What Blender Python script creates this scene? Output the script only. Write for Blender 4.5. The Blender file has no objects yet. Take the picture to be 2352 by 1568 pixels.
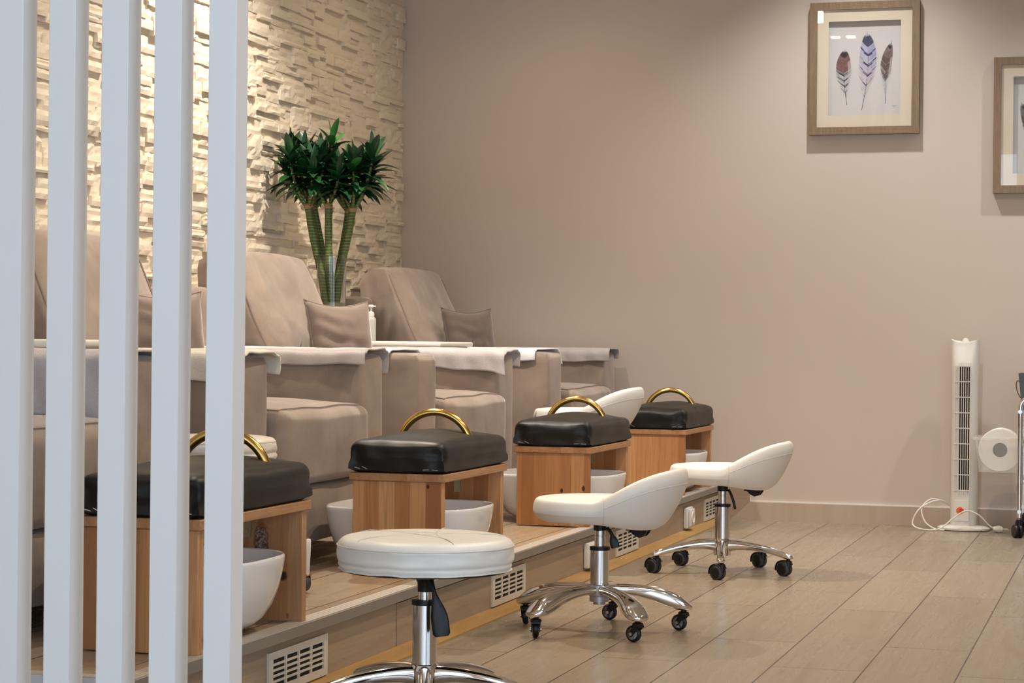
import bpy, bmesh, math, random
from mathutils import Vector, Matrix, noise
import numpy as np
PI = math.pi
sin, cos = math.sin, math.cos
R = math.radians
scn = bpy.context.scene
COL = scn.collection

# ------------------------------------------------------------------ camera, world, light, exposure
F_PX, YAW, PITCH, ROLL, CAM_H = 4833.55, 0.289589, -0.000878, 0.010007, 0.85
_fw = Vector((-sin(YAW) * cos(PITCH), cos(YAW) * cos(PITCH), sin(PITCH)))
_r0 = Vector((cos(YAW), sin(YAW), 0)); _u0 = _r0.cross(_fw)
_r = cos(ROLL) * _r0 + sin(ROLL) * _u0
_u = -sin(ROLL) * _r0 + cos(ROLL) * _u0
cd = bpy.data.cameras.new('camera'); cam = bpy.data.objects.new('camera', cd); COL.objects.link(cam)
cd.sensor_width = 36; cd.lens = F_PX * 36 / 2352
cd.dof.use_dof = True; cd.dof.focus_distance = 6.1; cd.dof.aperture_fstop = 18
cam.matrix_world = Matrix(((_r.x, _u.x, -_fw.x, 0), (_r.y, _u.y, -_fw.y, 0), (_r.z, _u.z, -_fw.z, CAM_H), (0, 0, 0, 1)))
scn.camera = cam
vs = scn.view_settings
scn.display_settings.display_device = 'sRGB'
vs.view_transform = 'Standard'; vs.look = 'None'; vs.gamma = 1; vs.use_curve_mapping = False
vs.exposure = 0.0

w = bpy.data.worlds.new('world'); scn.world = w; w.use_nodes = True
bgn = w.node_tree.nodes['Background']
bgn.inputs[0].default_value = (0.68, 0.83, 1.02, 1); bgn.inputs[1].default_value = 4.6

CEIL = 3.2
def lamp(name, kind, loc, energy, color, target=None, **kw):
    d = bpy.data.lights.new(name, kind); d.energy = energy; d.color = color
    for k, v in kw.items(): setattr(d, k, v)
    o = bpy.data.objects.new(name, d); COL.objects.link(o); o.location = loc
    if target is not None:
        o.rotation_euler = (Vector(target) - Vector(loc)).to_track_quat('-Z', 'Y').to_euler()
    return o
WARM = (1.0, 0.83, 0.63)
# daylight enters by the shop window behind the camera
WIN = [(-3.3, -1.23, 0.25, 2.9), (-0.9, 2.8, 0.1, 2.9)]
WIN_ADDED = (-1.6, 2.5, 0.5, 2.7)      # unseen side window in the right wall, added for light from that side
lamp('window_portal_side', 'AREA', (3.18, (WIN_ADDED[0] + WIN_ADDED[1]) / 2, 1.6), 1.0, (1, 1, 1), (-5, (WIN_ADDED[0] + WIN_ADDED[1]) / 2, 1.6), shape='RECTANGLE', size=WIN_ADDED[1] - WIN_ADDED[0], size_y=2.2).data.cycles.is_portal = True
for i, (x0, x1, z0, z1) in enumerate(WIN):
    lamp('window_portal', 'AREA', ((x0 + x1) / 2, -2.98, (z0 + z1) / 2), 1.0, (1, 1, 1), ((x0 + x1) / 2, 5, (z0 + z1) / 2),
         shape='RECTANGLE', size=x1 - x0, size_y=z1 - z0)
    bpy.data.objects['window_portal' + ('' if i == 0 else '.%03d' % i)].data.cycles.is_portal = True
# ceiling spotlights, some unseen and added as fill: (x, y, energy, cone degrees, blend)
NEUT = (1.0, 1.0, 1.0)
SPOTS = [(-1.25, 9.30, 148, 105, 1.0, NEUT), (-0.8, 7.5, 120, 140, 0.8, WARM), (-0.8, 5.6, 110, 140, 0.8, WARM),
         (-2.85, 7.45, 320, 108, 0.8, (1.0, 0.90, 0.79)), (-2.75, 5.7, 95, 112, 0.8, WARM), (0.2, 9.30, 155, 105, 1.0, NEUT),
         (-2.6, 8.9, 50, 125, 1.0, (1.0, 0.78, 0.52)), (-2.3, 4.98, 25, 130, 0.8, WARM), (0.3, 6.4, 60, 140, 0.8, WARM), (0.2, 3.9, 70, 140, 0.8, WARM)]  # corner and outer warm spots are unseen, added to light wall and slat sides
for (x, y, e, c, b, cl) in SPOTS:
    lamp('ceiling_and_fill_spot', 'SPOT', (x, y, CEIL - 0.04), e, cl, (x, y, 0), spot_size=R(c), spot_blend=b, shadow_soft_size=0.035)

# ------------------------------------------------------------------ node helpers
def mat(name, color=(0.8, 0.8, 0.8), rough=0.5, metal=0.0, **kw):
    m = bpy.data.materials.new(name); m.use_nodes = True
    b = m.node_tree.nodes['Principled BSDF']
    b.inputs['Base Color'].default_value = (*color, 1)
    b.inputs['Roughness'].default_value = rough; b.inputs['Metallic'].default_value = metal
    for k, v in kw.items():
        b.inputs[k].default_value = v
    m['b'] = b.name
    return m
class NT:
    def __init__(s, m):
        s.m = m; s.t = m.node_tree; s.n = s.t.nodes; s.l = s.t.links; s.b = s.n['Principled BSDF']
    def node(s, kind, **kw):
        nd = s.n.new(kind)
        for k, v in kw.items():
            if k.startswith('i_'): nd.inputs[k[2:].replace('_', ' ')].default_value = v
            else: setattr(nd, k, v)
        return nd
    def link(s, a, b): s.l.new(a, b)
    def coords(s, scale=(1, 1, 1), loc=(0, 0, 0), rot=(0, 0, 0), kind='Object'):
        tc = s.node('ShaderNodeTexCoord'); mp = s.node('ShaderNodeMapping')
        mp.inputs['Scale'].default_value = scale; mp.inputs['Location'].default_value = loc; mp.inputs['Rotation'].default_value = rot
        s.link(tc.outputs[kind], mp.inputs['Vector']); return mp.outputs['Vector']
    def noise(s, vec, scale=5, detail=4, rough=0.55, dist=0.0):
        nd = s.node('ShaderNodeTexNoise'); nd.inputs['Scale'].default_value = scale; nd.inputs['Detail'].default_value = detail
        nd.inputs['Roughness'].default_value = rough; nd.inputs['Distortion'].default_value = dist
        s.link(vec, nd.inputs['Vector']); return nd.outputs['Fac']
    def ramp(s, fac, stops):
        nd = s.node('ShaderNodeValToRGB'); e = nd.color_ramp.elements
        while len(e) < len(stops): e.new(0.5)
        for el, (p, c) in zip(e, stops):
            el.position = p; el.color = (*c, 1) if len(c) == 3 else c
        s.link(fac, nd.inputs['Fac']); return nd.outputs['Color']
    def mix(s, a, b, fac, mode='MIX'):
        nd = s.node('ShaderNodeMix', data_type='RGBA', blend_type=mode)
        for sock, v in ((nd.inputs[6], a), (nd.inputs[7], b)):
            if isinstance(v, tuple): sock.default_value = (*v, 1)
            else: s.link(v, sock)
        if isinstance(fac, (int, float)): nd.inputs[0].default_value = fac
        else: s.link(fac, nd.inputs[0])
        return nd.outputs[2]
    def math(s, op, a, b=0.0):
        nd = s.node('ShaderNodeMath', operation=op)
        for sock, v in ((nd.inputs[0], a), (nd.inputs[1], b)):
            if isinstance(v, (int, float)): sock.default_value = v
            else: s.link(v, sock)
        return nd.outputs[0]
    def sep(s, vec):
        nd = s.node('ShaderNodeSeparateXYZ'); s.link(vec, nd.inputs[0]); return nd.outputs
    def comb(s, x, y, z):
        nd = s.node('ShaderNodeCombineXYZ')
        for sock, v in zip(nd.inputs, (x, y, z)):
            if isinstance(v, (int, float)): sock.default_value = v
            else: s.link(v, sock)
        return nd.outputs[0]
    def color(s, c): s.link(c, s.b.inputs['Base Color'])
    def bump(s, h, strength=0.3, dist=0.01):
        nd = s.node('ShaderNodeBump'); nd.inputs['Strength'].default_value = strength; nd.inputs['Distance'].default_value = dist
        s.link(h, nd.inputs['Height']); s.link(nd.outputs['Normal'], s.b.inputs['Normal'])

def fabric_mat(name, c, var=0.25, sheen=0.5, scale=7, bump=0.15):
    m = mat(name, c, 0.85); t = NT(m); v = t.coords()
    n1 = t.noise(v, scale, 5, 0.6, 0.6); n2 = t.noise(v, 260, 2)
    d = tuple(x * (1 - var) for x in c); l = tuple(min(1, x * (1 + var)) for x in c)
    t.color(t.ramp(n1, [(0.3, d), (0.7, l)]))
    t.b.inputs['Sheen Weight'].default_value = sheen; t.b.inputs['Sheen Roughness'].default_value = 0.4
    t.b.inputs['Sheen Tint'].default_value = (1, 0.93, 0.88, 1)
    t.bump(n2, bump, 0.002)
    return m
def towel_mat(name, c):
    m = mat(name, c, 0.95); t = NT(m); v = t.coords()
    n1 = t.noise(v, 14, 4); n2 = t.noise(v, 420, 2)
    t.color(t.ramp(n1, [(0.25, tuple(x * 0.9 for x in c)), (0.75, tuple(min(1, x * 1.05) for x in c))]))
    t.b.inputs['Sheen Weight'].default_value = 0.3
    t.bump(n2, 0.6, 0.003)
    return m
def pine_mat(name, axis='Z', lam='X', seed=0.0, base=None, knots=()):
    """glued pine boards: lamellas side by side along `lam`, grain along `axis`"""
    m = mat(name, (0.4, 0.2, 0.08), 0.5); t = NT(m)
    v = t.coords(loc=(seed, seed * 0.7, 0)); x, y, z = t.sep(v); c = dict(X=x, Y=y, Z=z)
    li = t.math('FLOOR', t.math('MULTIPLY', c[lam], 21.0))
    wn = t.node('ShaderNodeTexWhiteNoise', noise_dimensions='1D'); t.link(li, wn.inputs['W'])
    tint = t.ramp(wn.outputs['Value'], base or [(0.0, (0.30, 0.115, 0.036)), (0.3, (0.39, 0.165, 0.055)), (0.65, (0.48, 0.225, 0.083)), (1.0, (0.58, 0.31, 0.14))])
    sc = {k: 26.0 for k in 'XYZ'}; sc[axis] = 1.3
    off = t.math('MULTIPLY', wn.outputs['Value'], 9.0)
    gv = t.comb(*[t.math('ADD', t.math('MULTIPLY', c[k], sc[k]), off) for k in 'XYZ'])
    g = t.noise(gv, 3.0, 4, 0.55, 1.2)
    col = t.mix(tint, (0.26, 0.105, 0.036), t.ramp(g, [(0.42, (0, 0, 0)), (0.72, (0.55, 0.55, 0.55))]))
    ks = {k: 9.0 for k in 'XYZ'}; ks[axis] = 5.0
    kv = t.comb(*[t.math('MULTIPLY', c[k], ks[k]) for k in 'XYZ'])
    vo = t.node('ShaderNodeTexVoronoi'); vo.inputs['Scale'].default_value = 1.0; t.link(kv, vo.inputs['Vector'])
    kn = t.ramp(vo.outputs['Distance'], [(0.02, (1, 1, 1)), (0.055, (0, 0, 0))])
    col = t.mix(col, (0.09, 0.032, 0.014), kn)
    ox, oy, oz = t.sep(t.coords())
    for (kx, kz, rx, rz, bark) in knots:      # individual knots at their place on the board
        nz_ = t.math('MULTIPLY', t.noise(t.coords(), 60, 3), 0.7)
        d = t.math('SQRT', t.math('ADD', t.math('POWER', t.math('DIVIDE', t.math('SUBTRACT', ox, kx), rx), 2.0), t.math('POWER', t.math('DIVIDE', t.math('SUBTRACT', oz, kz), rz), 2.0)))
        d = t.math('ADD', d, t.math('SUBTRACT', nz_, 0.35))
        col = t.mix(col, (0.13, 0.05, 0.022), t.ramp(d, [(0.72, (1, 1, 1)), (1.0, (0, 0, 0))]))
        if bark: inner = t.ramp(t.noise(t.coords(), 150, 4, 0.7), [(0.42, (0.09, 0.03, 0.022)), (0.6, (0.36, 0.27, 0.21))])
        else: inner = (0.035, 0.014, 0.009)
        col = t.mix(col, inner, t.ramp(d, [(0.55, (1, 1, 1)), (0.8, (0, 0, 0))]))
    t.color(col); t.bump(g, 0.08, 0.002)
    return m
def laminate_mat(name, rot90=False, off=(0, 0), c1=(0.248, 0.200, 0.143), c2=(0.294, 0.240, 0.175), row=0.24, length=1.25, rough=0.26, lines=True, vert=False):
    """oak laminate planks that run along Y"""
    m = mat(name, c1, rough); t = NT(m)
    v = t.coords(); x, y, z = t.sep(v)
    a, b = (y, x)
    if rot90: a, b = (x, y)
    if vert: a, b = (y, z)
    bv = t.comb(t.math('ADD', a, off[1]), t.math('ADD', b, off[0]), 0.0)
    br = t.node('ShaderNodeTexBrick'); t.link(bv, br.inputs['Vector'])
    br.offset = 0.37; br.offset_frequency = 2; br.squash = 1
    br.inputs['Scale'].default_value = 1; br.inputs['Brick Width'].default_value = length; br.inputs['Row Height'].default_value = row
    br.inputs['Mortar Size'].default_value = 0.0023 if lines else 0.0; br.inputs['Mortar Smooth'].default_value = 0.15
    br.inputs['Color1'].default_value = (*c1, 1); br.inputs['Color2'].default_value = (*c2, 1); br.inputs['Mortar'].default_value = (0.055, 0.035, 0.022, 1)
    gv = t.comb(t.math('MULTIPLY', a, 0.75), t.math('MULTIPLY', b, 20.0), t.math('MULTIPLY', br.outputs['Color'], 7.0))
    g = t.noise(gv, 2.2, 6, 0.6, 1.4)
    pv = t.comb(t.math('MULTIPLY', a, 1.0), t.math('MULTIPLY', b, 7.0), 3.0)
    p = t.noise(pv, 1.6, 3, 0.5, 0.8)
    fine = t.noise(t.comb(t.math('MULTIPLY', a, 9.0), t.math('MULTIPLY', b, 150.0), 0.0), 2.0, 2, 0.5, 0.4)
    col = t.mix(br.outputs['Color'], (0.80, 0.74, 0.68), t.ramp(g, [(0.45, (0, 0, 0)), (0.78, (0.6, 0.6, 0.6))]), 'MULTIPLY')
    col = t.mix(col, (0.72, 0.64, 0.56), t.ramp(p, [(0.55, (0, 0, 0)), (0.8, (0.5, 0.5, 0.5))]), 'MULTIPLY')
    col = t.mix(col, (0.88, 0.85, 0.82), t.ramp(fine, [(0.45, (0, 0, 0)), (0.7, (0.5, 0.5, 0.5))]), 'MULTIPLY')
    rg = t.noise(t.comb(t.math('MULTIPLY', a, 0.28), t.math('MULTIPLY', b, 7.5), t.math('MULTIPLY', br.outputs['Color'], 19.0)), 1.3, 2, 0.45, 0.3)
    ring = t.math('SINE', t.math('MULTIPLY', rg, 48.0))
    col = t.mix(col, (0.86, 0.82, 0.78), t.ramp(ring, [(0.3, (0, 0, 0)), (0.95, (0.30, 0.30, 0.30))]), 'MULTIPLY')
    t.color(col)
    h = t.math('SUBTRACT', t.math('MULTIPLY', g, 0.015), br.outputs['Fac'])
    t.bump(h, 0.35, 0.002)
    t.link(t.ramp(p, [(0.3, (rough - 0.04,) * 3), (0.8, (rough + 0.1,) * 3)]), t.b.inputs['Roughness'])
    return m
def leather_mat(name, c, rough=0.42):
    m = mat(name, c, rough); t = NT(m); v = t.coords()
    n1 = t.noise(v, 320, 2); n2 = t.noise(v, 9, 3)
    t.color(t.ramp(n2, [(0.2, tuple(x * 0.94 for x in c)), (0.8, c)]))
    t.bump(n1, 0.06, 0.001); return m

M = {}
def build_mats():
    M['paint'] = m = mat('taupe_wall_paint', (0.50, 0.415, 0.345), 0.7); t = NT(m); v = t.coords()
    t.color(t.ramp(t.noise(v, 1.2, 3), [(0.3, (0.53, 0.44, 0.365)), (0.7, (0.555, 0.465, 0.39))])); t.bump(t.noise(v, 160, 3), 0.08, 0.001)
    M['ceil'] = mat('ceiling_paint', (0.62, 0.56, 0.5), 0.9)
    M['stone'] = m = mat('cream_split_stone', (0.6, 0.5, 0.36), 0.9); t = NT(m); v = t.coords()
    t.color(t.ramp(t.noise(v, 9, 6, 0.6, 0.5), [(0.25, (0.69, 0.60, 0.46)), (0.55, (0.72, 0.635, 0.50)), (0.8, (0.76, 0.68, 0.55))]))
    t.bump(t.noise(v, 60, 6, 0.65), 0.25, 0.005)
    M['floor'] = laminate_mat('oak_laminate_floor', off=(0.917 + 0.24 * 20, 0.3))
    M['deck'] = laminate_mat('oak_laminate_platform', off=(0.31 + 2.4, 0.8), c1=(0.36, 0.275, 0.188), c2=(0.40, 0.31, 0.217), lines=True)
    M['riser'] = laminate_mat('oak_laminate_riser', vert=True, off=(1.0, 0.9), row=0.6, length=8.0, c1=(0.37, 0.275, 0.185), c2=(0.37, 0.275, 0.185), rough=0.5, lines=False)
    M['skirt'] = laminate_mat('oak_skirting', rot90=True, off=(0, 0), row=3, length=9, c1=(0.46, 0.355, 0.27), c2=(0.46, 0.355, 0.27), rough=0.45, lines=False)
    M['nosing'] = mat('taupe_aluminium', (0.27, 0.235, 0.195), 0.5, 0.25)
    M['nosing_top'] = mat('pale_aluminium', (0.5, 0.45, 0.4), 0.45, 0.3)
    M['end_metal'] = mat('end_strip_metal', (0.62, 0.66, 0.72), 0.35, 0.3)
    M['gold'] = m = mat('ochre_strip', (0.42, 0.24, 0.075), 0.45); t = NT(m); v = t.coords((2, 1, 30)); t.color(t.ramp(t.noise(v, 3, 4), [(0.3, (0.36, 0.195, 0.055)), (0.7, (0.47, 0.28, 0.09))]))
    M['dark'] = mat('gap_shade', (0.012, 0.009, 0.007), 0.9)  # near-black colour stands for the shade inside slots and holes
    M['slat'] = m = mat('white_slat_paint', (0.74, 0.74, 0.74), 0.5); t = NT(m); v = t.coords()
    sp = t.ramp(t.noise(v, 14, 3, 0.7), [(0.76, (0, 0, 0)), (0.80, (1, 1, 1))])
    t.color(t.mix((0.81, 0.80, 0.79), (0.66, 0.64, 0.62), sp)); t.bump(t.noise(v, 40, 3), 0.03, 0.002)
    M['sofa'] = fabric_mat('taupe_velvet', (0.258, 0.197, 0.153), 0.2)
    M['pillow'] = fabric_mat('brown_grey_velvet', (0.20, 0.148, 0.118), 0.12)
    M['pillow_shaded'] = fabric_mat('shaded_brown_grey_velvet', (0.125, 0.09, 0.07), 0.12)  # same velvet darkened, shade of the camera-facing side put into the colour
    M['piping'] = mat('piping_cord', (0.235, 0.18, 0.145), 0.9)
    M['towel_lav'] = towel_mat('lavender_terry', (0.53, 0.475, 0.475)); M['towel_cream'] = towel_mat('cream_terry', (0.72, 0.66, 0.56))
    M['towel_white'] = towel_mat('white_terry', (0.78, 0.75, 0.76)); M['towel_grey'] = towel_mat('grey_terry', (0.43, 0.385, 0.365))
    M['pine'] = pine_mat('pine_upright', 'Z', 'X'); M['pine_top'] = pine_mat('pine_edge', 'Y', 'X', 3.3, [(0.0, (0.36, 0.17, 0.07)), (1.0, (0.46, 0.25, 0.115))])
    M['pine_kb'] = pine_mat('pine_upright_small_knot', 'Z', 'X', 0.77, None, [(0.094, 0.254, 0.006, 0.009, 0)])
    M['pine_kc'] = pine_mat('pine_upright_two_knots', 'Z', 'X', 2.31, None, [(0.117, 0.140, 0.0075, 0.012, 0), (0.035, 0.130, 0.006, 0.010, 0)])
    M['pine_kd'] = pine_mat('pine_upright_wide_boards', 'Z', 'X', 4.13)
    M['pine_pale'] = pine_mat('pine_upright_pale', 'Z', 'X', 1.9, [(0.0, (0.40, 0.2, 0.085)), (0.5, (0.46, 0.255, 0.125)), (1.0, (0.52, 0.30, 0.155))], [(0.031, 0.184, 0.022, 0.060, 1), (0.088, 0.108, 0.014, 0.014, 0)])
    M['vinyl'] = m = mat('black_vinyl', (0.0115, 0.0105, 0.0095), 0.43); t = NT(m); v = t.coords(); t.bump(t.noise(v, 9, 2, 0.5, 0.5), 0.04, 0.01); t.b.inputs['Specular IOR Level'].default_value = 0.27
    M['brass'] = mat('brass', (0.63, 0.40, 0.12), 0.2, 1.0)
    M['steel'] = mat('steel_bracket', (0.34, 0.32, 0.22), 0.4, 0.9)
    M['staple'] = mat('staple_wire', (0.8, 0.8, 0.8), 0.3, 1.0)
    M['ceramic'] = mat('white_ceramic', (0.82, 0.80, 0.78), 0.12); M['ceramic'].node_tree.nodes['Principled BSDF'].inputs['Coat Weight'].default_value = 0.4
    M['leather'] = leather_mat('white_leatherette', (0.78, 0.75, 0.70)); M['leather_c'] = leather_mat('cream_leatherette', (0.74, 0.68, 0.58), 0.3)
    M['seam'] = mat('seam_thread', (0.62, 0.58, 0.52), 0.6)
    M['chrome'] = mat('chrome', (0.82, 0.8, 0.78), 0.07, 1.0); M['tube'] = mat('brushed_chrome', (0.72, 0.71, 0.7), 0.16, 1.0)
    M['blackp'] = mat('black_plastic', (0.009, 0.008, 0.008), 0.38, 0.0, **{'Specular IOR Level': 0.3}); M['greyp'] = mat('grey_tread', (0.045, 0.043, 0.045), 0.5)
    M['wring'] = mat('pale_wheel_ring', (0.6, 0.6, 0.6), 0.4); M['bolt'] = mat('bolt_steel', (0.6, 0.58, 0.55), 0.3, 1.0); M['castg'] = mat('cast_grey', (0.42, 0.4, 0.39), 0.4, 0.7)
    M['whitep'] = mat('white_plastic', (0.72, 0.69, 0.64), 0.35); M['vent'] = mat('ivory_vent', (0.62, 0.56, 0.46), 0.5); M['ivory'] = mat('ivory_lacquer', (0.74, 0.70, 0.61), 0.35)
    M['frame'] = m = mat('oak_frame', (0.26, 0.17, 0.09), 0.5); t = NT(m); v = t.coords((40, 4, 4)); t.color(t.ramp(t.noise(v, 4, 4), [(0.3, (0.175, 0.112, 0.06)), (0.7, (0.225, 0.15, 0.085))]))
    M['mount'] = mat('cream_mount', (0.62, 0.525, 0.40), 0.9); M['paper'] = mat('art_paper', (0.54, 0.51, 0.485), 0.9)
    M['ink'] = m = mat('watercolour_ink', (0, 0, 0), 0.9); t = NT(m); at = t.node('ShaderNodeVertexColor', layer_name='Col'); t.color(at.outputs['Color'])
    M['fan_w'] = mat('fan_white_plastic', (0.70, 0.66, 0.60), 0.3); M['orange'] = mat('orange_sticker', (0.75, 0.13, 0.03), 0.5); M['red'] = mat('red_sticker', (0.6, 0.03, 0.02), 0.5)
    M['leaf'] = m = mat('dark_leaf', (0.02, 0.09, 0.03), 0.35); t = NT(m); v = t.coords()
    t.color(t.ramp(t.noise(v, 11, 3), [(0.35, (0.006, 0.030, 0.011)), (0.6, (0.012, 0.062, 0.018)), (0.8, (0.03, 0.13, 0.03))]))
    M['leafn'] = mat('young_leaf', (0.035, 0.16, 0.03), 0.4)
    M['stalk'] = m = mat('ringed_green_stalk', (0.12, 0.16, 0.03), 0.5); t = NT(m); v = t.coords((1, 1, 1), rot=(0.0, 0.0, 0.0))
    wv = t.node('ShaderNodeTexWave', wave_type='BANDS', bands_direction='Z'); wv.inputs['Scale'].default_value = 24; wv.inputs['Distortion'].default_value = 1.2; wv.inputs['Detail'].default_value = 2; t.link(v, wv.inputs['Vector'])
    t.color(t.ramp(wv.outputs['Fac'], [(0.0, (0.060, 0.100, 0.015)), (0.90, (0.045, 0.085, 0.012)), (0.98, (0.26, 0.25, 0.09))]))
    M['bark'] = mat('dry_husk', (0.36, 0.2, 0.1), 0.8)
    M['glass'] = m = mat('clear_glass', (1, 1, 1), 0.02); m.node_tree.nodes['Principled BSDF'].inputs['Transmission Weight'].default_value = 1; m.node_tree.nodes['Principled BSDF'].inputs['IOR'].default_value = 1.42
    M['pane'] = m = mat('picture_glass', (1, 1, 1), 0.0); t = NT(m)
    tr = t.node('ShaderNodeBsdfTransparent'); gl = t.node('ShaderNodeBsdfGlossy'); gl.inputs['Roughness'].default_value = 0.01
    fr = t.node('ShaderNodeFresnel'); fr.inputs['IOR'].default_value = 1.5; mx = t.node('ShaderNodeMixShader')
    ge = t.node('ShaderNodeNewGeometry'); t.link(t.math('MULTIPLY', t.math('ADD', fr.outputs[0], 0.02), t.math('SUBTRACT', 1.0, ge.outputs['Backfacing'])), mx.inputs[0]); t.link(tr.outputs[0], mx.inputs[1]); t.link(gl.outputs[0], mx.inputs[2]); t.link(mx.outputs[0], t.n['Material Output'].inputs['Surface'])
    M['water'] = mat('greenish_water', (0.55, 0.52, 0.3), 0.1); M['water'].node_tree.nodes['Principled BSDF'].inputs['Transmission Weight'].default_value = 0.5
    M['bottle'] = m = mat('frosted_bottle', (0.75, 0.74, 0.68), 0.25); m.node_tree.nodes['Principled BSDF'].inputs['Transmission Weight'].default_value = 0.45
    M['bin'] = m = mat('translucent_bin', (0.8, 0.78, 0.75), 0.3); t = NT(m); tr = t.node('ShaderNodeBsdfTransparent'); mx = t.node('ShaderNodeMixShader'); mx.inputs[0].default_value = 0.2
    t.link(tr.outputs[0], mx.inputs[1]); t.link(t.b.outputs[0], mx.inputs[2]); t.link(mx.outputs[0], t.n['Material Output'].inputs['Surface'])
    M['tissue'] = mat('tissue_paper', (0.82, 0.78, 0.72), 0.95); M['core'] = mat('grey_card', (0.16, 0.14, 0.135), 0.9)
    M['zinc'] = mat('grey_bucket', (0.11, 0.12, 0.125), 0.5, 0.4); M['mint'] = mat('mint_bottle', (0.25, 0.45, 0.33), 0.35); M['shelf'] = mat('pale_shelf', (0.68, 0.68, 0.70), 0.3)
    M['lampglow'] = m = mat('lamp_glow', (1, 1, 1), 0.5); b = m.node_tree.nodes['Principled BSDF']; b.inputs['Emission Color'].default_value = (1, 0.88, 0.7, 1); b.inputs['Emission Strength'].default_value = 30
    M['winframe'] = mat('window_frame_paint', (0.6, 0.6, 0.6), 0.5)
build_mats()

# ------------------------------------------------------------------ mesh helpers
def obj(name, bm, m, parent=None, smooth=True, angle=40):
    me = bpy.data.meshes.new(name); bmesh.ops.recalc_face_normals(bm, faces=bm.faces[:])
    bm.to_mesh(me); bm.free()
    for mm in (m if isinstance(m, (list, tuple)) else [m]): me.materials.append(M[mm] if isinstance(mm, str) else mm)
    if smooth:
        me.polygons.foreach_set('use_smooth', [True] * len(me.polygons)); me.set_sharp_from_angle(angle=R(angle))
    o = bpy.data.objects.new(name, me); COL.objects.link(o)
    if parent is not None: o.parent = parent
    return o
def tag(o, label=None, cat=None, group=None, kind=None):
    if label: o['label'] = label
    if cat: o['category'] = cat
    if group: o['group'] = group
    if kind: o['kind'] = kind
    return o
def thing(name, label, cat, loc=(0, 0, 0), rz=0.0, group=None):
    o = bpy.data.objects.new(name, None); COL.objects.link(o); o.location = loc; o.rotation_euler = (0, 0, rz); o.empty_display_size = 0.1
    return tag(o, label, cat, group)
def struct(name, bm, m, smooth=False):
    return tag(obj(name, bm, m, smooth=smooth), kind='structure')
def dup(root, label, loc=None, rz=None, name=None):
    def rec(o, parent):
        c = o.copy(); COL.objects.link(c)
        if parent is not None: c.parent = parent
        for ch in [x for x in bpy.data.objects if x.parent == o]: rec(ch, c)
        return c
    r = rec(root, None)
    r['label'] = label
    if loc is not None: r.location = loc
    if rz is not None: r.rotation_euler = (0, 0, rz)
    return r
def box(bm, x0, x1, y0, y1, z0, z1, mi=0):
    vs_ = [bm.verts.new(p) for p in ((x0, y0, z0), (x1, y0, z0), (x1, y1, z0), (x0, y1, z0), (x0, y0, z1), (x1, y0, z1), (x1, y1, z1), (x0, y1, z1))]
    fs = []
    for f in ((0, 3, 2, 1), (4, 5, 6, 7), (0, 1, 5, 4), (1, 2, 6, 5), (2, 3, 7, 6), (3, 0, 4, 7)):
        fc = bm.faces.new([vs_[i] for i in f]); fc.material_index = mi; fs.append(fc)
    return vs_
def bevel_all(bm, w, seg=2):
    bmesh.ops.bevel(bm, geom=bm.edges[:], offset=w, segments=seg, affect='EDGES', profile=0.5)
def bbox(x0, x1, y0, y1, z0, z1, w=0.003, seg=2):
    bm = bmesh.new(); box(bm, x0, x1, y0, y1, z0, z1); bevel_all(bm, w, seg); return bm
def rbox(sx, sy, sz, r, n=14, puff=(0, 0, 0), fn=None, bm=None):
    """soft box centred on the origin, half sizes sx sy sz, corner radius r, each face bulging by puff"""
    bm = bm or bmesh.new(); vmap = {}
    hs = (sx, sy, sz)
    def place(p):
        q = [0, 0, 0]; d = [0, 0, 0]
        for i in range(3):
            a = p[i] * hs[i]; inner = hs[i] - r
            q[i] = max(-inner, min(inner, a)); d[i] = a - q[i]
        L = math.sqrt(sum(e * e for e in d))
        mx = max(abs(e) for e in d)
        v = [q[i] + (d[i] / L * mx if L > 1e-9 else 0) for i in range(3)]
        for i in range(3):
            j, k = (i + 1) % 3, (i + 2) % 3
            if puff[i]: v[i] += puff[i] * p[i] * (1 - p[j] ** 2) * (1 - p[k] ** 2)
        v = Vector(v)
        return fn(v, p) if fn else v
    # denser sampling near the edges so that the rounding is smooth
    ts = [math.sin((i / n - 0.5) * PI) * 0.35 + (2 * i / n - 1) * 0.65 for i in range(n + 1)]
    def vert(p):
        key = tuple(round(c, 5) for c in p)
        if key not in vmap: vmap[key] = bm.verts.new(place(p))
        return vmap[key]
    for ax in range(3):
        for s in (-1, 1):
            for i in range(n):
                for j in range(n):
                    c = []
                    for (a, b) in ((i, j), (i + 1, j), (i + 1, j + 1), (i, j + 1)):
                        p = [0, 0, 0]; p[ax] = s; p[(ax + 1) % 3] = ts[a]; p[(ax + 2) % 3] = ts[b]; c.append(vert(p))
                    bm.faces.new(c)
    bm.normal_update(); rbox.place = place
    return bm
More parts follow.
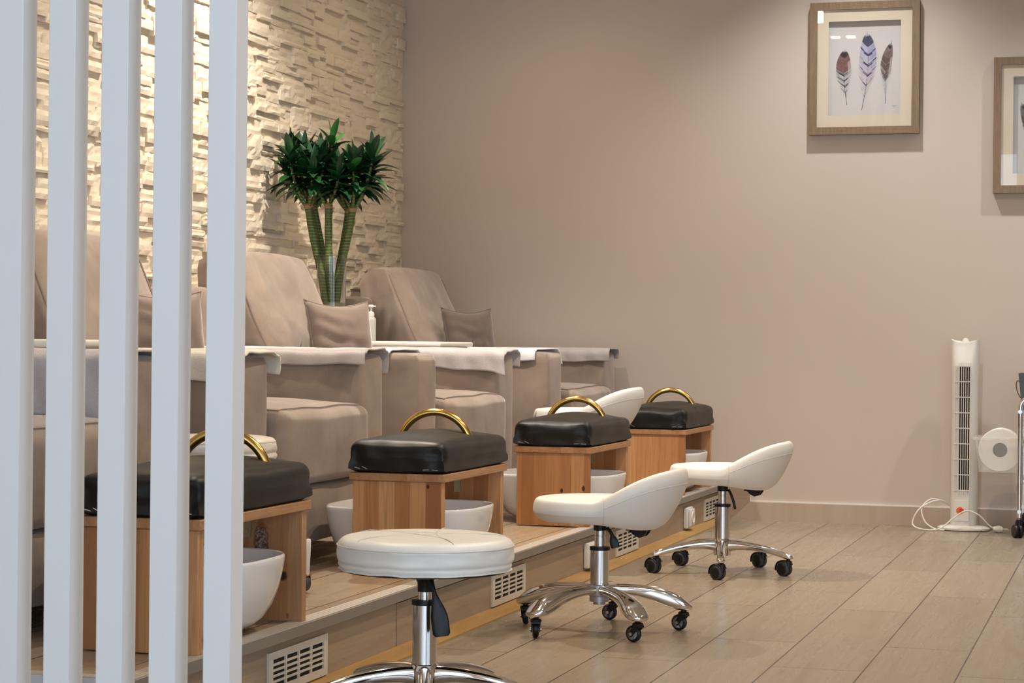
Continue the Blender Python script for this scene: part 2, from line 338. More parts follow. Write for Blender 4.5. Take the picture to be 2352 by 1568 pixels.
def lathe(bm, prof, n=32, center=(0, 0, 0), axis='Z', mi=0, cap=True):
    rings = []
    for (r, z) in prof:
        if r < 1e-6:
            rings.append([bm.verts.new((0, 0, z))])
        else:
            rings.append([bm.verts.new((r * cos(2 * PI * i / n), r * sin(2 * PI * i / n), z)) for i in range(n)])
    vs_ = [v for rg in rings for v in rg]
    for a, b in zip(rings, rings[1:]):
        for i in range(n):
            j = (i + 1) % n
            if len(a) == 1 and len(b) == 1: continue
            if len(a) == 1: f = [a[0], b[i], b[j]]
            elif len(b) == 1: f = [a[i], a[j], b[0]]
            else: f = [a[i], a[j], b[j], b[i]]
            bm.faces.new(f).material_index = mi
    if cap:
        for rg in (rings[0], rings[-1]):
            if len(rg) > 1: bm.faces.new(rg).material_index = mi
    if axis == 'X': mt = Matrix.Rotation(PI / 2, 4, 'Y')
    elif axis == 'Y': mt = Matrix.Rotation(-PI / 2, 4, 'X')
    else: mt = Matrix.Identity(4)
    mt = Matrix.Translation(center) @ mt
    for v in vs_: v.co = mt @ v.co
    return vs_
def sweep(bm, pts, rad, n=10, closed=False, up=None, sect=None, mi=0, cap=True):
    """tube along pts; rad number, list, or list of (wide, high); sect = exponent of the superellipse"""
    P_ = [Vector(p) for p in pts]; N = len(P_); rings = []
    ref = Vector(up) if up else None
    prevn = None
    for i, p in enumerate(P_):
        if closed: t = (P_[(i + 1) % N] - P_[i - 1]).normalized()
        else: t = (P_[min(i + 1, N - 1)] - P_[max(i - 1, 0)]).normalized()
        if ref is not None: a = ref - t * ref.dot(t)
        elif prevn is None:
            a = Vector((0, 0, 1)); a = a - t * a.dot(t)
            if a.length < 0.1: a = Vector((1, 0, 0)); a = a - t * a.dot(t)
        else: a = prevn - t * prevn.dot(t)
        a.normalize(); prevn = a; b = t.cross(a)
        rr = rad[i] if isinstance(rad, (list, tuple)) else rad
        rw, rh = rr if isinstance(rr, (list, tuple)) else (rr, rr)
        ring = []
        for k in range(n):
            th = 2 * PI * k / n; c, s = cos(th), sin(th)
            if sect:
                c = math.copysign(abs(c) ** (2 / sect), c); s = math.copysign(abs(s) ** (2 / sect), s)
            ring.append(bm.verts.new(p + b * (rw * c) + a * (rh * s)))
        rings.append(ring)
    pairs = list(zip(rings, rings[1:])) + ([(rings[-1], rings[0])] if closed else [])
    for A, B in pairs:
        for k in range(n):
            j = (k + 1) % n
            bm.faces.new((A[k], A[j], B[j], B[k])).material_index = mi
    if cap and not closed:
        bm.faces.new(rings[0]).material_index = mi; bm.faces.new(rings[-1]).material_index = mi
def catmull(pts, per=6):
    P_ = [Vector(p) for p in pts]; out = []
    for i in range(len(P_) - 1):
        p0 = P_[max(i - 1, 0)]; p1 = P_[i]; p2 = P_[i + 1]; p3 = P_[min(i + 2, len(P_) - 1)]
        for k in range(per):
            t = k / per
            out.append(0.5 * ((2 * p1) + (p2 - p0) * t + (2 * p0 - 5 * p1 + 4 * p2 - p3) * t * t + (3 * p1 - p0 - 3 * p2 + p3) * t ** 3))
    out.append(P_[-1]); return out
def lerp(a, b, t): return a + (b - a) * t
def sstep(a, b, x):
    t = max(0.0, min(1.0, (x - a) / (b - a))); return t * t * (3 - 2 * t)

# ------------------------------------------------------------------ the setting
YB, XS, XN, XR, ZP, YE = 9.962, -3.555, -1.90, -1.92, 0.17, 3.78
XW, YF = 3.2, -3.0
bm = bmesh.new(); box(bm, XS - 0.1, XW + 0.1, YF - 0.1, YB + 0.1, -0.1, 0); struct('floor', bm, 'floor')
bm = bmesh.new(); box(bm, XS - 0.1, XW + 0.1, YF - 0.1, YB + 0.1, CEIL, CEIL + 0.1); struct('ceiling', bm, 'ceil')
bm = bmesh.new(); box(bm, XS - 0.1, XW + 0.1, YB, YB + 0.1, 0, CEIL); struct('wall_back', bm, 'paint')
bm = bmesh.new(); box(bm, XW, XW + 0.1, YF, WIN_ADDED[0], 0, CEIL); box(bm, XW, XW + 0.1, WIN_ADDED[1], YB, 0, CEIL); box(bm, XW, XW + 0.1, WIN_ADDED[0], WIN_ADDED[1], 0, WIN_ADDED[2]); box(bm, XW, XW + 0.1, WIN_ADDED[0], WIN_ADDED[1], WIN_ADDED[3], CEIL); struct('wall_right', bm, 'paint')
bm = bmesh.new()
for k in range(5): y = lerp(WIN_ADDED[0] + 0.02, WIN_ADDED[1] - 0.02, k / 4); box(bm, XW + 0.03, XW + 0.08, y - 0.02, y + 0.02, WIN_ADDED[2], WIN_ADDED[3])
box(bm, XW + 0.03, XW + 0.08, WIN_ADDED[0], WIN_ADDED[1], WIN_ADDED[2], WIN_ADDED[2] + 0.04); box(bm, XW + 0.03, XW + 0.08, WIN_ADDED[0], WIN_ADDED[1], WIN_ADDED[3] - 0.04, WIN_ADDED[3]); struct('window_3', bm, 'winframe')  # bars of the unseen window added for light
bm = bmesh.new(); xs = [XS - 0.1] + [q for a in WIN for q in a[:2]] + [XW + 0.1]
for i in range(0, len(xs), 2): box(bm, xs[i], xs[i + 1], YF - 0.1, YF, 0, CEIL)
for (x0, x1, z0, z1) in WIN:
    box(bm, x0, x1, YF - 0.1, YF, 0, z0); box(bm, x0, x1, YF - 0.1, YF, z1, CEIL)
struct('wall_front', bm, 'paint')
for i, (x0, x1, z0, z1) in enumerate(WIN):
    bm = bmesh.new(); t_ = 0.03
    box(bm, x0, x0 + t_, YF - 0.08, YF - 0.03, z0, z1); box(bm, x1 - t_, x1, YF - 0.08, YF - 0.03, z0, z1)
    box(bm, x0, x1, YF - 0.08, YF - 0.03, z0, z0 + t_); box(bm, x0, x1, YF - 0.08, YF - 0.03, z1 - t_, z1)
    k = 1 if i == 0 else 3
    for j in range(1, k + 1):
        xm = lerp(x0, x1, j / (k + 1)); box(bm, xm - 0.015, xm + 0.015, YF - 0.075, YF - 0.035, z0, z1)
    struct('window_%d' % (i + 1), bm, 'winframe')

def stone_wall():
    rnd = random.Random(7); cy, cz = 0.02, 0.0175
    y0, z0, z1 = 4.4, 0.52, CEIL; ny, nz = int((YB - 0.003 - y0) / cy), int((z1 - z0) / cz)
    occ = np.zeros((ny, nz), bool); bm = bmesh.new()
    box(bm, XS - 0.1, XS, YF, YB, 0, CEIL)
    for k in range(nz):
        i = 0
        while i < ny:
            if occ[i, k]: i += 1; continue
            h = rnd.choices((1, 2, 3, 4, 6), (30, 54, 10, 4, 1))[0]; wd = rnd.randint(4, 15) if h < 4 else rnd.randint(7, 14)
            wd = min(wd, ny - i)
            for q in range(wd):
                if occ[i + q, k]: wd = q; break
            h = min(h, nz - k)
            occ[i:i + wd, k:k + h] = True
            a0 = y0 + i * cy; a1 = a0 + wd * cy; b0 = z0 + k * cz; b1 = b0 + h * cz
            i += wd
            d = rnd.choice((0.003, 0.008, 0.012, 0.017, 0.023)) + rnd.uniform(-0.002, 0.002)
            amp = 0.0045 if h >= 4 else 0.0018
            sl, st, s0 = rnd.uniform(-0.02, 0.02), rnd.uniform(-0.10, 0.16), rnd.uniform(0, 99)
            nx = max(3, min(14, int((a1 - a0) / 0.025))); nh = max(2, min(6, int((b1 - b0) / 0.016)))
            g = []
            for u in range(nx + 1):
                rowv = []
                for v in range(nh + 1):
                    yy = lerp(a0, a1, u / nx); zz = lerp(b0, b1, v / nh)
                    e = noise.noise(Vector((yy * 23 + s0, zz * 37, s0))) * amp * 1.6 + noise.noise(Vector((yy * 70, zz * 90, s0))) * amp * 0.6
                    edge = (u in (0, nx)) or (v in (0, nh))
                    x = XS + max(0.0015, d + e + sl * (yy - a0) * 0.5 - st * (b1 - zz) * 0.35 - (0.0025 if edge else 0))
                    jz = noise.noise(Vector((yy * 30, zz * 30, s0 + 5))) * (0.0022 if v in (0, nh) else 0)
                    rowv.append(bm.verts.new((x, yy, zz + jz)))
                g.append(rowv)
            for u in range(nx):
                for v in range(nh): bm.faces.new((g[u][v], g[u + 1][v], g[u + 1][v + 1], g[u][v + 1]))
            for u in range(nx):
                for v in (0, nh):
                    a, b = g[u][v], g[u + 1][v]
                    c = bm.verts.new((XS - 0.002, b.co.y, b.co.z)); e_ = bm.verts.new((XS - 0.002, a.co.y, a.co.z)); bm.faces.new((a, b, c, e_))
            for v in range(nh):
                for u in (0, nx):
                    a, b = g[u][v], g[u][v + 1]
                    c = bm.verts.new((XS - 0.002, b.co.y, b.co.z)); e_ = bm.verts.new((XS - 0.002, a.co.y, a.co.z)); bm.faces.new((a, b, c, e_))
    return struct('wall_left', bm, 'stone')
stone_wall()

# raised platform
bm = bmesh.new(); box(bm, XS, XR - 0.012, YE + 0.012, YB, 0, ZP - 0.003); struct('platform', bm, 'deck')
bm = bmesh.new()
box(bm, XR - 0.012, XR, YE + 0.01, 5.371, 0, 0.1425); box(bm, XR - 0.012, XR, 5.379, YB, 0, 0.132)
struct('trim_1', bm, 'riser')
bm = bmesh.new()   # grooved metal edge strip
box(bm, XN - 0.004, XN, YE, YB, 0.142, ZP - 0.003, 0)
for k in range(4): box(bm, XN - 0.012 - k * 0.011, XN - 0.002 - k * 0.011, YE, YB, ZP - 0.004, ZP + 0.0005, 1)
box(bm, XN - 0.05, XN - 0.001, YE, YB, ZP - 0.006, ZP - 0.0025, 1)
box(bm, XS, XN, YE - 0.004, YE, 0.0, ZP - 0.003, 2)
for k in range(3): box(bm, XS, XN - 0.05, YE + k * 0.011, YE + 0.009 + k * 0.011, ZP - 0.004, ZP + 0.0005, 1)
struct('trim_2', bm, ['nosing', 'nosing_top', 'end_metal'])
bm = bmesh.new()   # sloping ochre strip at the foot of the riser
for y0, y1 in ((YE, 7.10), (7.103, YB - 0.02)):
    v = [bm.verts.new(p) for p in ((XR, y0, 0), (-1.86, y0, 0), (-1.86, y0, 0.004), (XR, y0, 0.016), (XR, y1, 0), (-1.86, y1, 0), (-1.86, y1, 0.004), (XR, y1, 0.016))]
    for f in ((0, 1, 2, 3), (7, 6, 5, 4), (0, 4, 5, 1), (1, 5, 6, 2), (2, 6, 7, 3), (3, 7, 4, 0)): bm.faces.new([v[i] for i in f])
struct('trim_3', bm, 'gold')
bm = bmesh.new()   # skirting with a slanted left end, and a pale sealant bead
v = [bm.verts.new(p) for p in ((-1.868, YB - 0.012, 0), (XW, YB - 0.012, 0), (XW, YB - 0.012, 0.088), (-1.772, YB - 0.012, 0.088), (-1.868, YB, 0), (XW, YB, 0), (XW, YB, 0.088), (-1.772, YB, 0.088))]
for f in ((0, 1, 2, 3), (7, 6, 5, 4), (0, 4, 5, 1), (1, 5, 6, 2), (2, 6, 7, 3), (3, 7, 4, 0)): bm.faces.new([v[i] for i in f])
box(bm, -1.772, XW, YB - 0.010, YB, 0.088, 0.094, 1); box(bm, -1.774, -1.769, YB - 0.004, YB, 0.088, 0.15, 1)
struct('baseboard_back', bm, ['skirt', 'whitep'])
bm = bmesh.new(); box(bm, XN - 0.02, -1.773, YB - 0.006, YB, 0, 0.2); struct('trim_4', bm, 'riser')

# slat screen in front of the platform
SL0, SLP, SLW, SLY = -2.0545, 0.1083, 0.0543, 3.5
ords = ['leftmost', 'second from the left', 'middle', 'fourth from the left', 'rightmost']
b0 = bbox(0, SLW, 0, 0.053, 0, CEIL, 0.0012, 1)
s0 = obj('partition_slat', b0, 'slat'); s0.location = (SL0, SLY, 0)
tag(s0, 'white painted square slat, %s of the five in the foreground screen' % ords[0], 'slat', 'white slats of the screen')
for i in range(1, 5):
    o = s0.copy(); COL.objects.link(o); o.location = (SL0 + SLP * i - (0.0012 if i > 2 else 0), SLY, 0)
    o['label'] = 'white painted square slat, %s of the five in the foreground screen' % ords[i]

# ------------------------------------------------------------------ armchairs (local: y from the near side, x world minus front)
CY = [3.78, 5.42, 6.945, 8.66]
SW = 0.73; AW = 0.24; CW = SW + 2 * AW; ZARM = 0.80
def wr(v, amp, f, seed=0.0):
    return noise.noise(Vector((v.x * f + seed, v.y * f, v.z * f))) * amp
def cushion_point(u, v, wgt, seed=0.0):
    """u across the width -1..1, v from bottom to top -1..1, wgt back -1 to front +1"""
    t = (v + 1) / 2
    xf = lerp(-3.015, -3.245, t) + 0.045 * (1 - u ** 4) * (1 - v * v)
    xb = lerp(-3.36, -3.375, t)
    z = lerp(0.63, 1.165, t)
    z += 0.012 * (1 - abs(u) ** 3) * max(0, v)
    x = lerp(xb, xf, (wgt + 1) / 2)
    if v > 0: z -= 0.035 * max(0, -wgt) * v * v
    return Vector((x, u * lerp(0.355, 0.385, sstep(0.25, 0.55, t)) + 0.012, z))
def armchair(label, y0, seed):
    t = thing('armchair', label, 'armchair', (0, y0, ZP), 0, 'pedicure armchairs along the stone wall')
    def part(nm, bm, m='sofa', dz=0.0):
        for v in bm.verts: v.co.z -= ZP
        return obj(nm, bm, m, t)
    for s, yc in ((0, AW / 2), (1, CW - AW / 2)):
        def f(v, p, yc=yc):
            v.y += yc; v.x += (-3.47 - 2.42) / 2; v.z += (0.225 + ZARM) / 2
            v += Vector((0, 1, 0)) * wr(v, 0.004, 7, seed + yc); v.z += wr(v, 0.003, 9, seed); return v
        part('arm', rbox(0.525, AW / 2, (ZARM - 0.225) / 2, 0.03, 16, (0.006, 0.008, 0.004), f))
    def f(v, p):
        v.x += (-3.25 - 2.372) / 2; v.y += CW / 2; v.z += (0.41 + 0.648) / 2
        if p[2] > 0: v.z += wr(v, 0.006, 6, seed) - 0.012 * max(0, p[0]) ** 4
        v.x += wr(v, 0.006, 6, seed + 3) * max(0, p[0])
        return v
    sb = rbox(0.439, SW / 2 - 0.004, 0.119, 0.035, 18, (0.012, 0.0, 0.016), f); rbox_place = rbox.place
    sc_ = part('seat_cushion', sb)
    bm = bmesh.new(); pl = rbox_place
    path = [(-1 + 1.93 * k / 20, -0.955, 1) for k in range(21)] + [(0.94, -0.955 + 1.91 * k / 20, 1) for k in range(1, 21)]
    sweep(bm, [pl(p) + Vector((0, 0, 0.0005 - ZP)) for p in path], 0.0016, 6); obj('seam', bm, 'piping', sc_)
    def f(v, p):
        v.x += (-3.46 - 2.40) / 2; v.y += CW / 2; v.z += (0.225 + 0.402) / 2; v.x += wr(v, 0.005, 6, seed + 8); return v
    part('base', rbox(0.53, SW / 2 - 0.004, 0.0885, 0.02, 10, (0.008, 0, 0), f))
    def f(v, p):
        v.x += (-3.515 - 3.30) / 2; v.y += CW / 2; v.z += (0.41 + 1.035) / 2; return v
    part('backrest', rbox(0.1075, CW / 2 - 0.04, 0.3125, 0.04, 12, (0, 0, 0), f))
    # big loose back cushion with piping
    def f(v, p):
        q = cushion_point(p[0], p[1], p[2], seed)
        # round the corners a little
        r = 0.05
        k = sum(max(0, abs(c) - 0.86) / 0.14 for c in p)
        if k > 1: q = q.lerp(cushion_point(p[0] * 0.9, p[1] * 0.94, p[2] * 0.8, seed), min(1, (k - 1) * 0.26))
        if p[2] > -0.5:
            fold = math.sin(q.z * 55 + 9 * noise.noise(q * 5 + Vector((seed, 0, 0)))) * 0.006 * sstep(0.9, -0.9, p[0]) * sstep(1, 0.3, abs(p[1])) * (1 - p[0] ** 8)
            q.x += fold + (wr(q, 0.016, 5, seed) + wr(q, 0.007, 14, seed)) * (1 - 0.9 * p[0] ** 6)
        else: q.y += wr(q, 0.008, 6, seed)
        q.y += CW / 2; return q
    bc = part('back_cushion', rbox(1, 1, 1, 0.01, 22, (0, 0, 0), f))
    for u in (-0.985, 0.985):
        pts = []
        for k in range(24):
            v_ = lerp(-0.95, 0.9, k / 23); q = f(Vector((0, 0, 0)), (u, v_, 0.985)); q.x += 0.002; q.z -= ZP; pts.append(q)
        bm = bmesh.new(); sweep(bm, pts, 0.0045, 8)
        o = obj('piping', bm, 'piping', bc)
    for (lx, ly) in ((-2.5, 0.1), (-2.5, CW - 0.1), (-3.4, 0.1), (-3.4, CW - 0.1)):
        bm = bmesh.new(); lathe(bm, [(0.018, 0), (0.024, 0.01), (0.03, 0.055), (0.03, 0.06)], 16, (lx, ly, 0)); obj('foot', bm, 'blackp', t)
    return t
armchair('taupe velvet armchair nearest the camera, half hidden behind the slats with a lavender towel', CY[0], 1.0)
armchair('taupe velvet armchair second from the camera, with a grey towel on its far arm', CY[1], 12.0)
armchair('taupe velvet armchair with brightly lit back cushion, in front of the tall plant', CY[2], 23.0)
armchair('taupe velvet armchair in the far corner against the plain wall', CY[3], 34.0)

def pillow(label, loc, yaw, m, tilt=-0.17, size=0.172, h=0.172, seed=0.0):
    n = 26; bm = bmesh.new(); rows = {}
    for s in (-1, 1):
        for i in range(n + 1):
            for j in range(n + 1):
                u, v = 2 * i / n - 1, 2 * j / n - 1
                edge = i in (0, n) or j in (0, n)
                th = 0.062 * ((1 - u ** 2) * (1 - v ** 2)) ** 0.42
                x = u * size * (1 - 0.12 * (1 - v * v)); z = v * h * (1 - 0.15 * (1 - u * u))
                th += 0.0075 * math.sin(v * 15 + u * 2.5 + seed + 2.5 * noise.noise(Vector((u * 1.5, v * 1.5, seed)))) * (1 - u * u) ** 0.5 * (1 - v * v) * sstep(0.7, -1.0, u)
                th += 0.005 * noise.noise(Vector((u * 3, v * 3, s * 3 + seed))) * (1 - u * u) * (1 - v * v)
                if s == 1 and edge: rows[(1, i, j)] = rows[(-1, i, j)]; continue
                rows[(s, i, j)] = bm.verts.new((x, s * max(0.0, th), z))
        for i in range(n):
            for j in range(n): bm.faces.new([rows[(s, i, j)], rows[(s, i + 1, j)], rows[(s, i + 1, j + 1)], rows[(s, i, j + 1)]])
    t = thing('throw_pillow', label, 'pillow', loc, yaw)
    mt = Matrix.Rotation(tilt, 4, 'X'); bmesh.ops.transform(bm, matrix=mt, verts=bm.verts[:])
    lo = min(v.co.z for v in bm.verts)
    for v in bm.verts: v.co.z -= lo
    o = obj('cover', bm, m, t, angle=80)
    pts = [mt @ Vector((u * size * (1 - 0.12 * (1 - v * v)), 0, v * h * (1 - 0.15 * (1 - u * u)))) - Vector((0, 0, lo))
           for (u, v) in [(-1 + 2 * k / 16, 1) for k in range(17)] + [(1, 1 - 2 * k / 16) for k in range(1, 17)] + [(1 - 2 * k / 16, -1) for k in range(1, 17)] + [(-1, -1 + 2 * k / 16) for k in range(1, 16)]]
    bm = bmesh.new(); sweep(bm, pts, 0.003, 6, closed=True); obj('seam', bm, m, t)
    return t
ZSEAT = 0.655
pillow('brown velvet throw pillow seen between the third and fourth slat', (-2.925, CY[1] + 0.585, ZSEAT), R(66), 'pillow', seed=2)
pillow('wrinkled light brown throw pillow in front of the plant vase', (-2.925, CY[2] + 0.585, ZSEAT), R(66), 'pillow', seed=5)
pillow('brown throw pillow in painted shade against the plain wall in the corner armchair', (-2.955, CY[3] + 0.585, ZSEAT), R(66), 'pillow_shaded', seed=9)

def towel(label, y0, xb, xf, hn, hf, m, seed, skew=0.0, sag=0.0, nm='towel', curl=0.0):
    """draped over the arm that starts at y0; hn and hf = (back, mid, front) drops on the near and far side"""
    n, k = 48, 56; bm = bmesh.new(); g = []; r = 0.032; off = 0.0065
    ya, yb, zt = y0 - off, y0 + AW + off, ZARM + off + 0.001
    def drop(h, s): return lerp(h[0], h[1], s * 2) if s < 0.5 else lerp(h[1], h[2], s * 2 - 1)
    for i in range(n + 1):
        s = i / n; row = []
        a = drop(hn, s) + 0.006 * noise.noise(Vector((s * 6, seed, 0))); b = drop(hf, s) + 0.006 * noise.noise(Vector((s * 6, seed, 7)))
        top = (yb - ya) - 2 * r; arc = r * PI / 2; tot = a + arc + top + arc + b
        for j in range(k + 1):
            d = tot * j / k
            if d < a: y, z, ny_, nz_ = ya, zt - r - (a - d), -1, 0
            elif d < a + arc: th = (d - a) / r; y, z, ny_, nz_ = ya + r - r * cos(th), zt - r + r * sin(th), -cos(th), sin(th)
            elif d < a + arc + top: y, z, ny_, nz_ = ya + r + (d - a - arc), zt, 0, 1
            elif d < a + 2 * arc + top: th = (d - a - arc - top) / r; y, z, ny_, nz_ = yb - r + r * sin(th), zt - r + r * cos(th), sin(th), cos(th)
            else: y, z, ny_, nz_ = yb, zt - r - (d - a - 2 * arc - top), 1, 0
            q = j / k
            x = lerp(xb, xf, s) + skew * (0.5 - q) * s + 0.008 * noise.noise(Vector((q * 4, seed, s))) * s
            fo = 0.004 + 0.009 * (0.5 + noise.noise(Vector((x * 9, y * 11 + seed, z * 9)))) + 0.006 * abs(math.sin(x * 34 + seed + z * 20)) * (1 if nz_ < 0.5 else 0.3)
            if nz_ > 0.7: fo *= 0.45
            fo += curl * max(0, s - 0.86) / 0.14 * (0.015 if nz_ < 0.6 else 0.004)
            zz = z + nz_ * fo
            if s > 0.9 and x > -2.43: zz -= sag * (x + 2.43)
            row.append(bm.verts.new((x, y + ny_ * fo, zz)))
        g.append(row)
    for i in range(n):
        for j in range(k): bm.faces.new((g[i][j], g[i + 1][j], g[i + 1][j + 1], g[i][j + 1]))
    o = obj(nm, bm, m, angle=80)
    md = o.modifiers.new('thick', 'SOLIDIFY'); md.thickness = 0.005; md.offset = 0
    return tag(o, label, 'towel', 'towels draped over the armchair arms')
FA = AW + SW
towel('lavender terry towel hanging deep over the arm behind the first slats', CY[0] + FA, -3.1, -2.405, (0.09, 0.118, 0.15), (0.04, 0.04, 0.03), 'towel_lav', 1)
towel('cream terry towel with a hanging front flap beside the last slat', CY[1], -3.2, -2.392, (0.01, 0.02, 0.065), (0.02, 0.02, 0.030), 'towel_cream', 2, 0.02, 0.2, curl=0.8)
towel('grey towel with folded front corner over the second armchair\'s far arm', CY[1] + FA, -3.25, -2.405, (0.012, 0.014, 0.012), (0.03, 0.03, 0.045), 'towel_grey', 3, 0.03, curl=0.6)
towel('short white towel ending before the front of an arm, left of the lavender-grey one', CY[2], -3.3, -2.50, (0.015, 0.015, 0.012), (0.02, 0.02, 0.02), 'towel_white', 4, -0.03)
towel('lavender-grey towel whose front corner droops over an arm, in front of the white tray table', CY[2] + FA, -3.2, -2.39, (0.02, 0.03, 0.055), (0.02, 0.02, 0.03), 'towel_lav', 5, 0.03, 0.25, curl=1)
towel('bright white towel on the near arm of the corner armchair', CY[3], -3.3, -2.45, (0.015, 0.016, 0.012), (0.02, 0.02, 0.03), 'towel_white', 6, -0.05)
towel('grey towel on the arm against the plain wall', CY[3] + FA, -3.1, -2.40, (0.025, 0.026, 0.024), (0.012, 0.012, 0.012), 'towel_grey', 7, 0.02)

# side tables between chairs
def side_table(label, y0, y1):
    t = thing('side_table', label, 'table', (0, y0, ZP)); d = y1 - y0
    bm = bbox(-3.47, -2.745, 0, d, 0.816 - ZP, 0.838 - ZP, 0.008, 3); obj('tabletop', bm, 'ivory', t)
    bm = bbox(-3.45, -2.765, 0.02, d - 0.02, 0.76 - ZP, 0.8165 - ZP, 0.002, 1); obj('apron', bm, 'ivory', t)
    for lx in (-3.43, -2.80):
        for ly in (0.03, d - 0.06):
            bm = bbox(lx, lx + 0.03, ly, ly + 0.03, 0, 0.7605 - ZP, 0.002, 1); obj('leg', bm, 'ivory', t)
    return t
side_table('ivory side table holding the plant vase and pump bottle', 8.185, 8.63)
side_table('ivory side table glimpsed behind the first two slats', 5.02, 5.39)

# pump bottle
t = thing('pump_bottle', 'small frosted pump bottle with white dispenser on the ivory side table', 'bottle', (-3.13, 8.40, 0.838))
bm = bmesh.new(); lathe(bm, [(0, 0.0), (0.021, 0.0), (0.0225, 0.004), (0.0225, 0.085), (0.021, 0.096), (0.014, 0.103), (0.012, 0.106), (0, 0.106)], 28); obj('body', bm, 'bottle', t)
bm = bmesh.new(); lathe(bm, [(0.0145, 0.104), (0.0145, 0.120), (0.010, 0.124), (0.005, 0.126), (0.005, 0.142), (0.012, 0.144), (0.013, 0.150), (0.009, 0.154), (0, 0.155)], 24); box(bm, 0.0, 0.022, -0.004, 0.004, 0.145, 0.151); obj('pump', bm, 'whitep', t)

# glass vase
VX, VY = -3.262, 8.275
t = thing('glass_vase', 'clear cylindrical glass vase holding the green stalks on the side table', 'vase', (VX, VY, 0.838))
bm = bmesh.new(); lathe(bm, [(0, 0.0), (0.060, 0.0), (0.062, 0.004), (0.062, 0.355), (0.0605, 0.356), (0.059, 0.355), (0.059, 0.012), (0, 0.012)], 40); obj('cylinder', bm, 'glass', t)
bm = bmesh.new(); lathe(bm, [(0, 0.013), (0.0582, 0.013), (0.0582, 0.16), (0, 0.16)], 40); obj('water', bm, 'water', t)

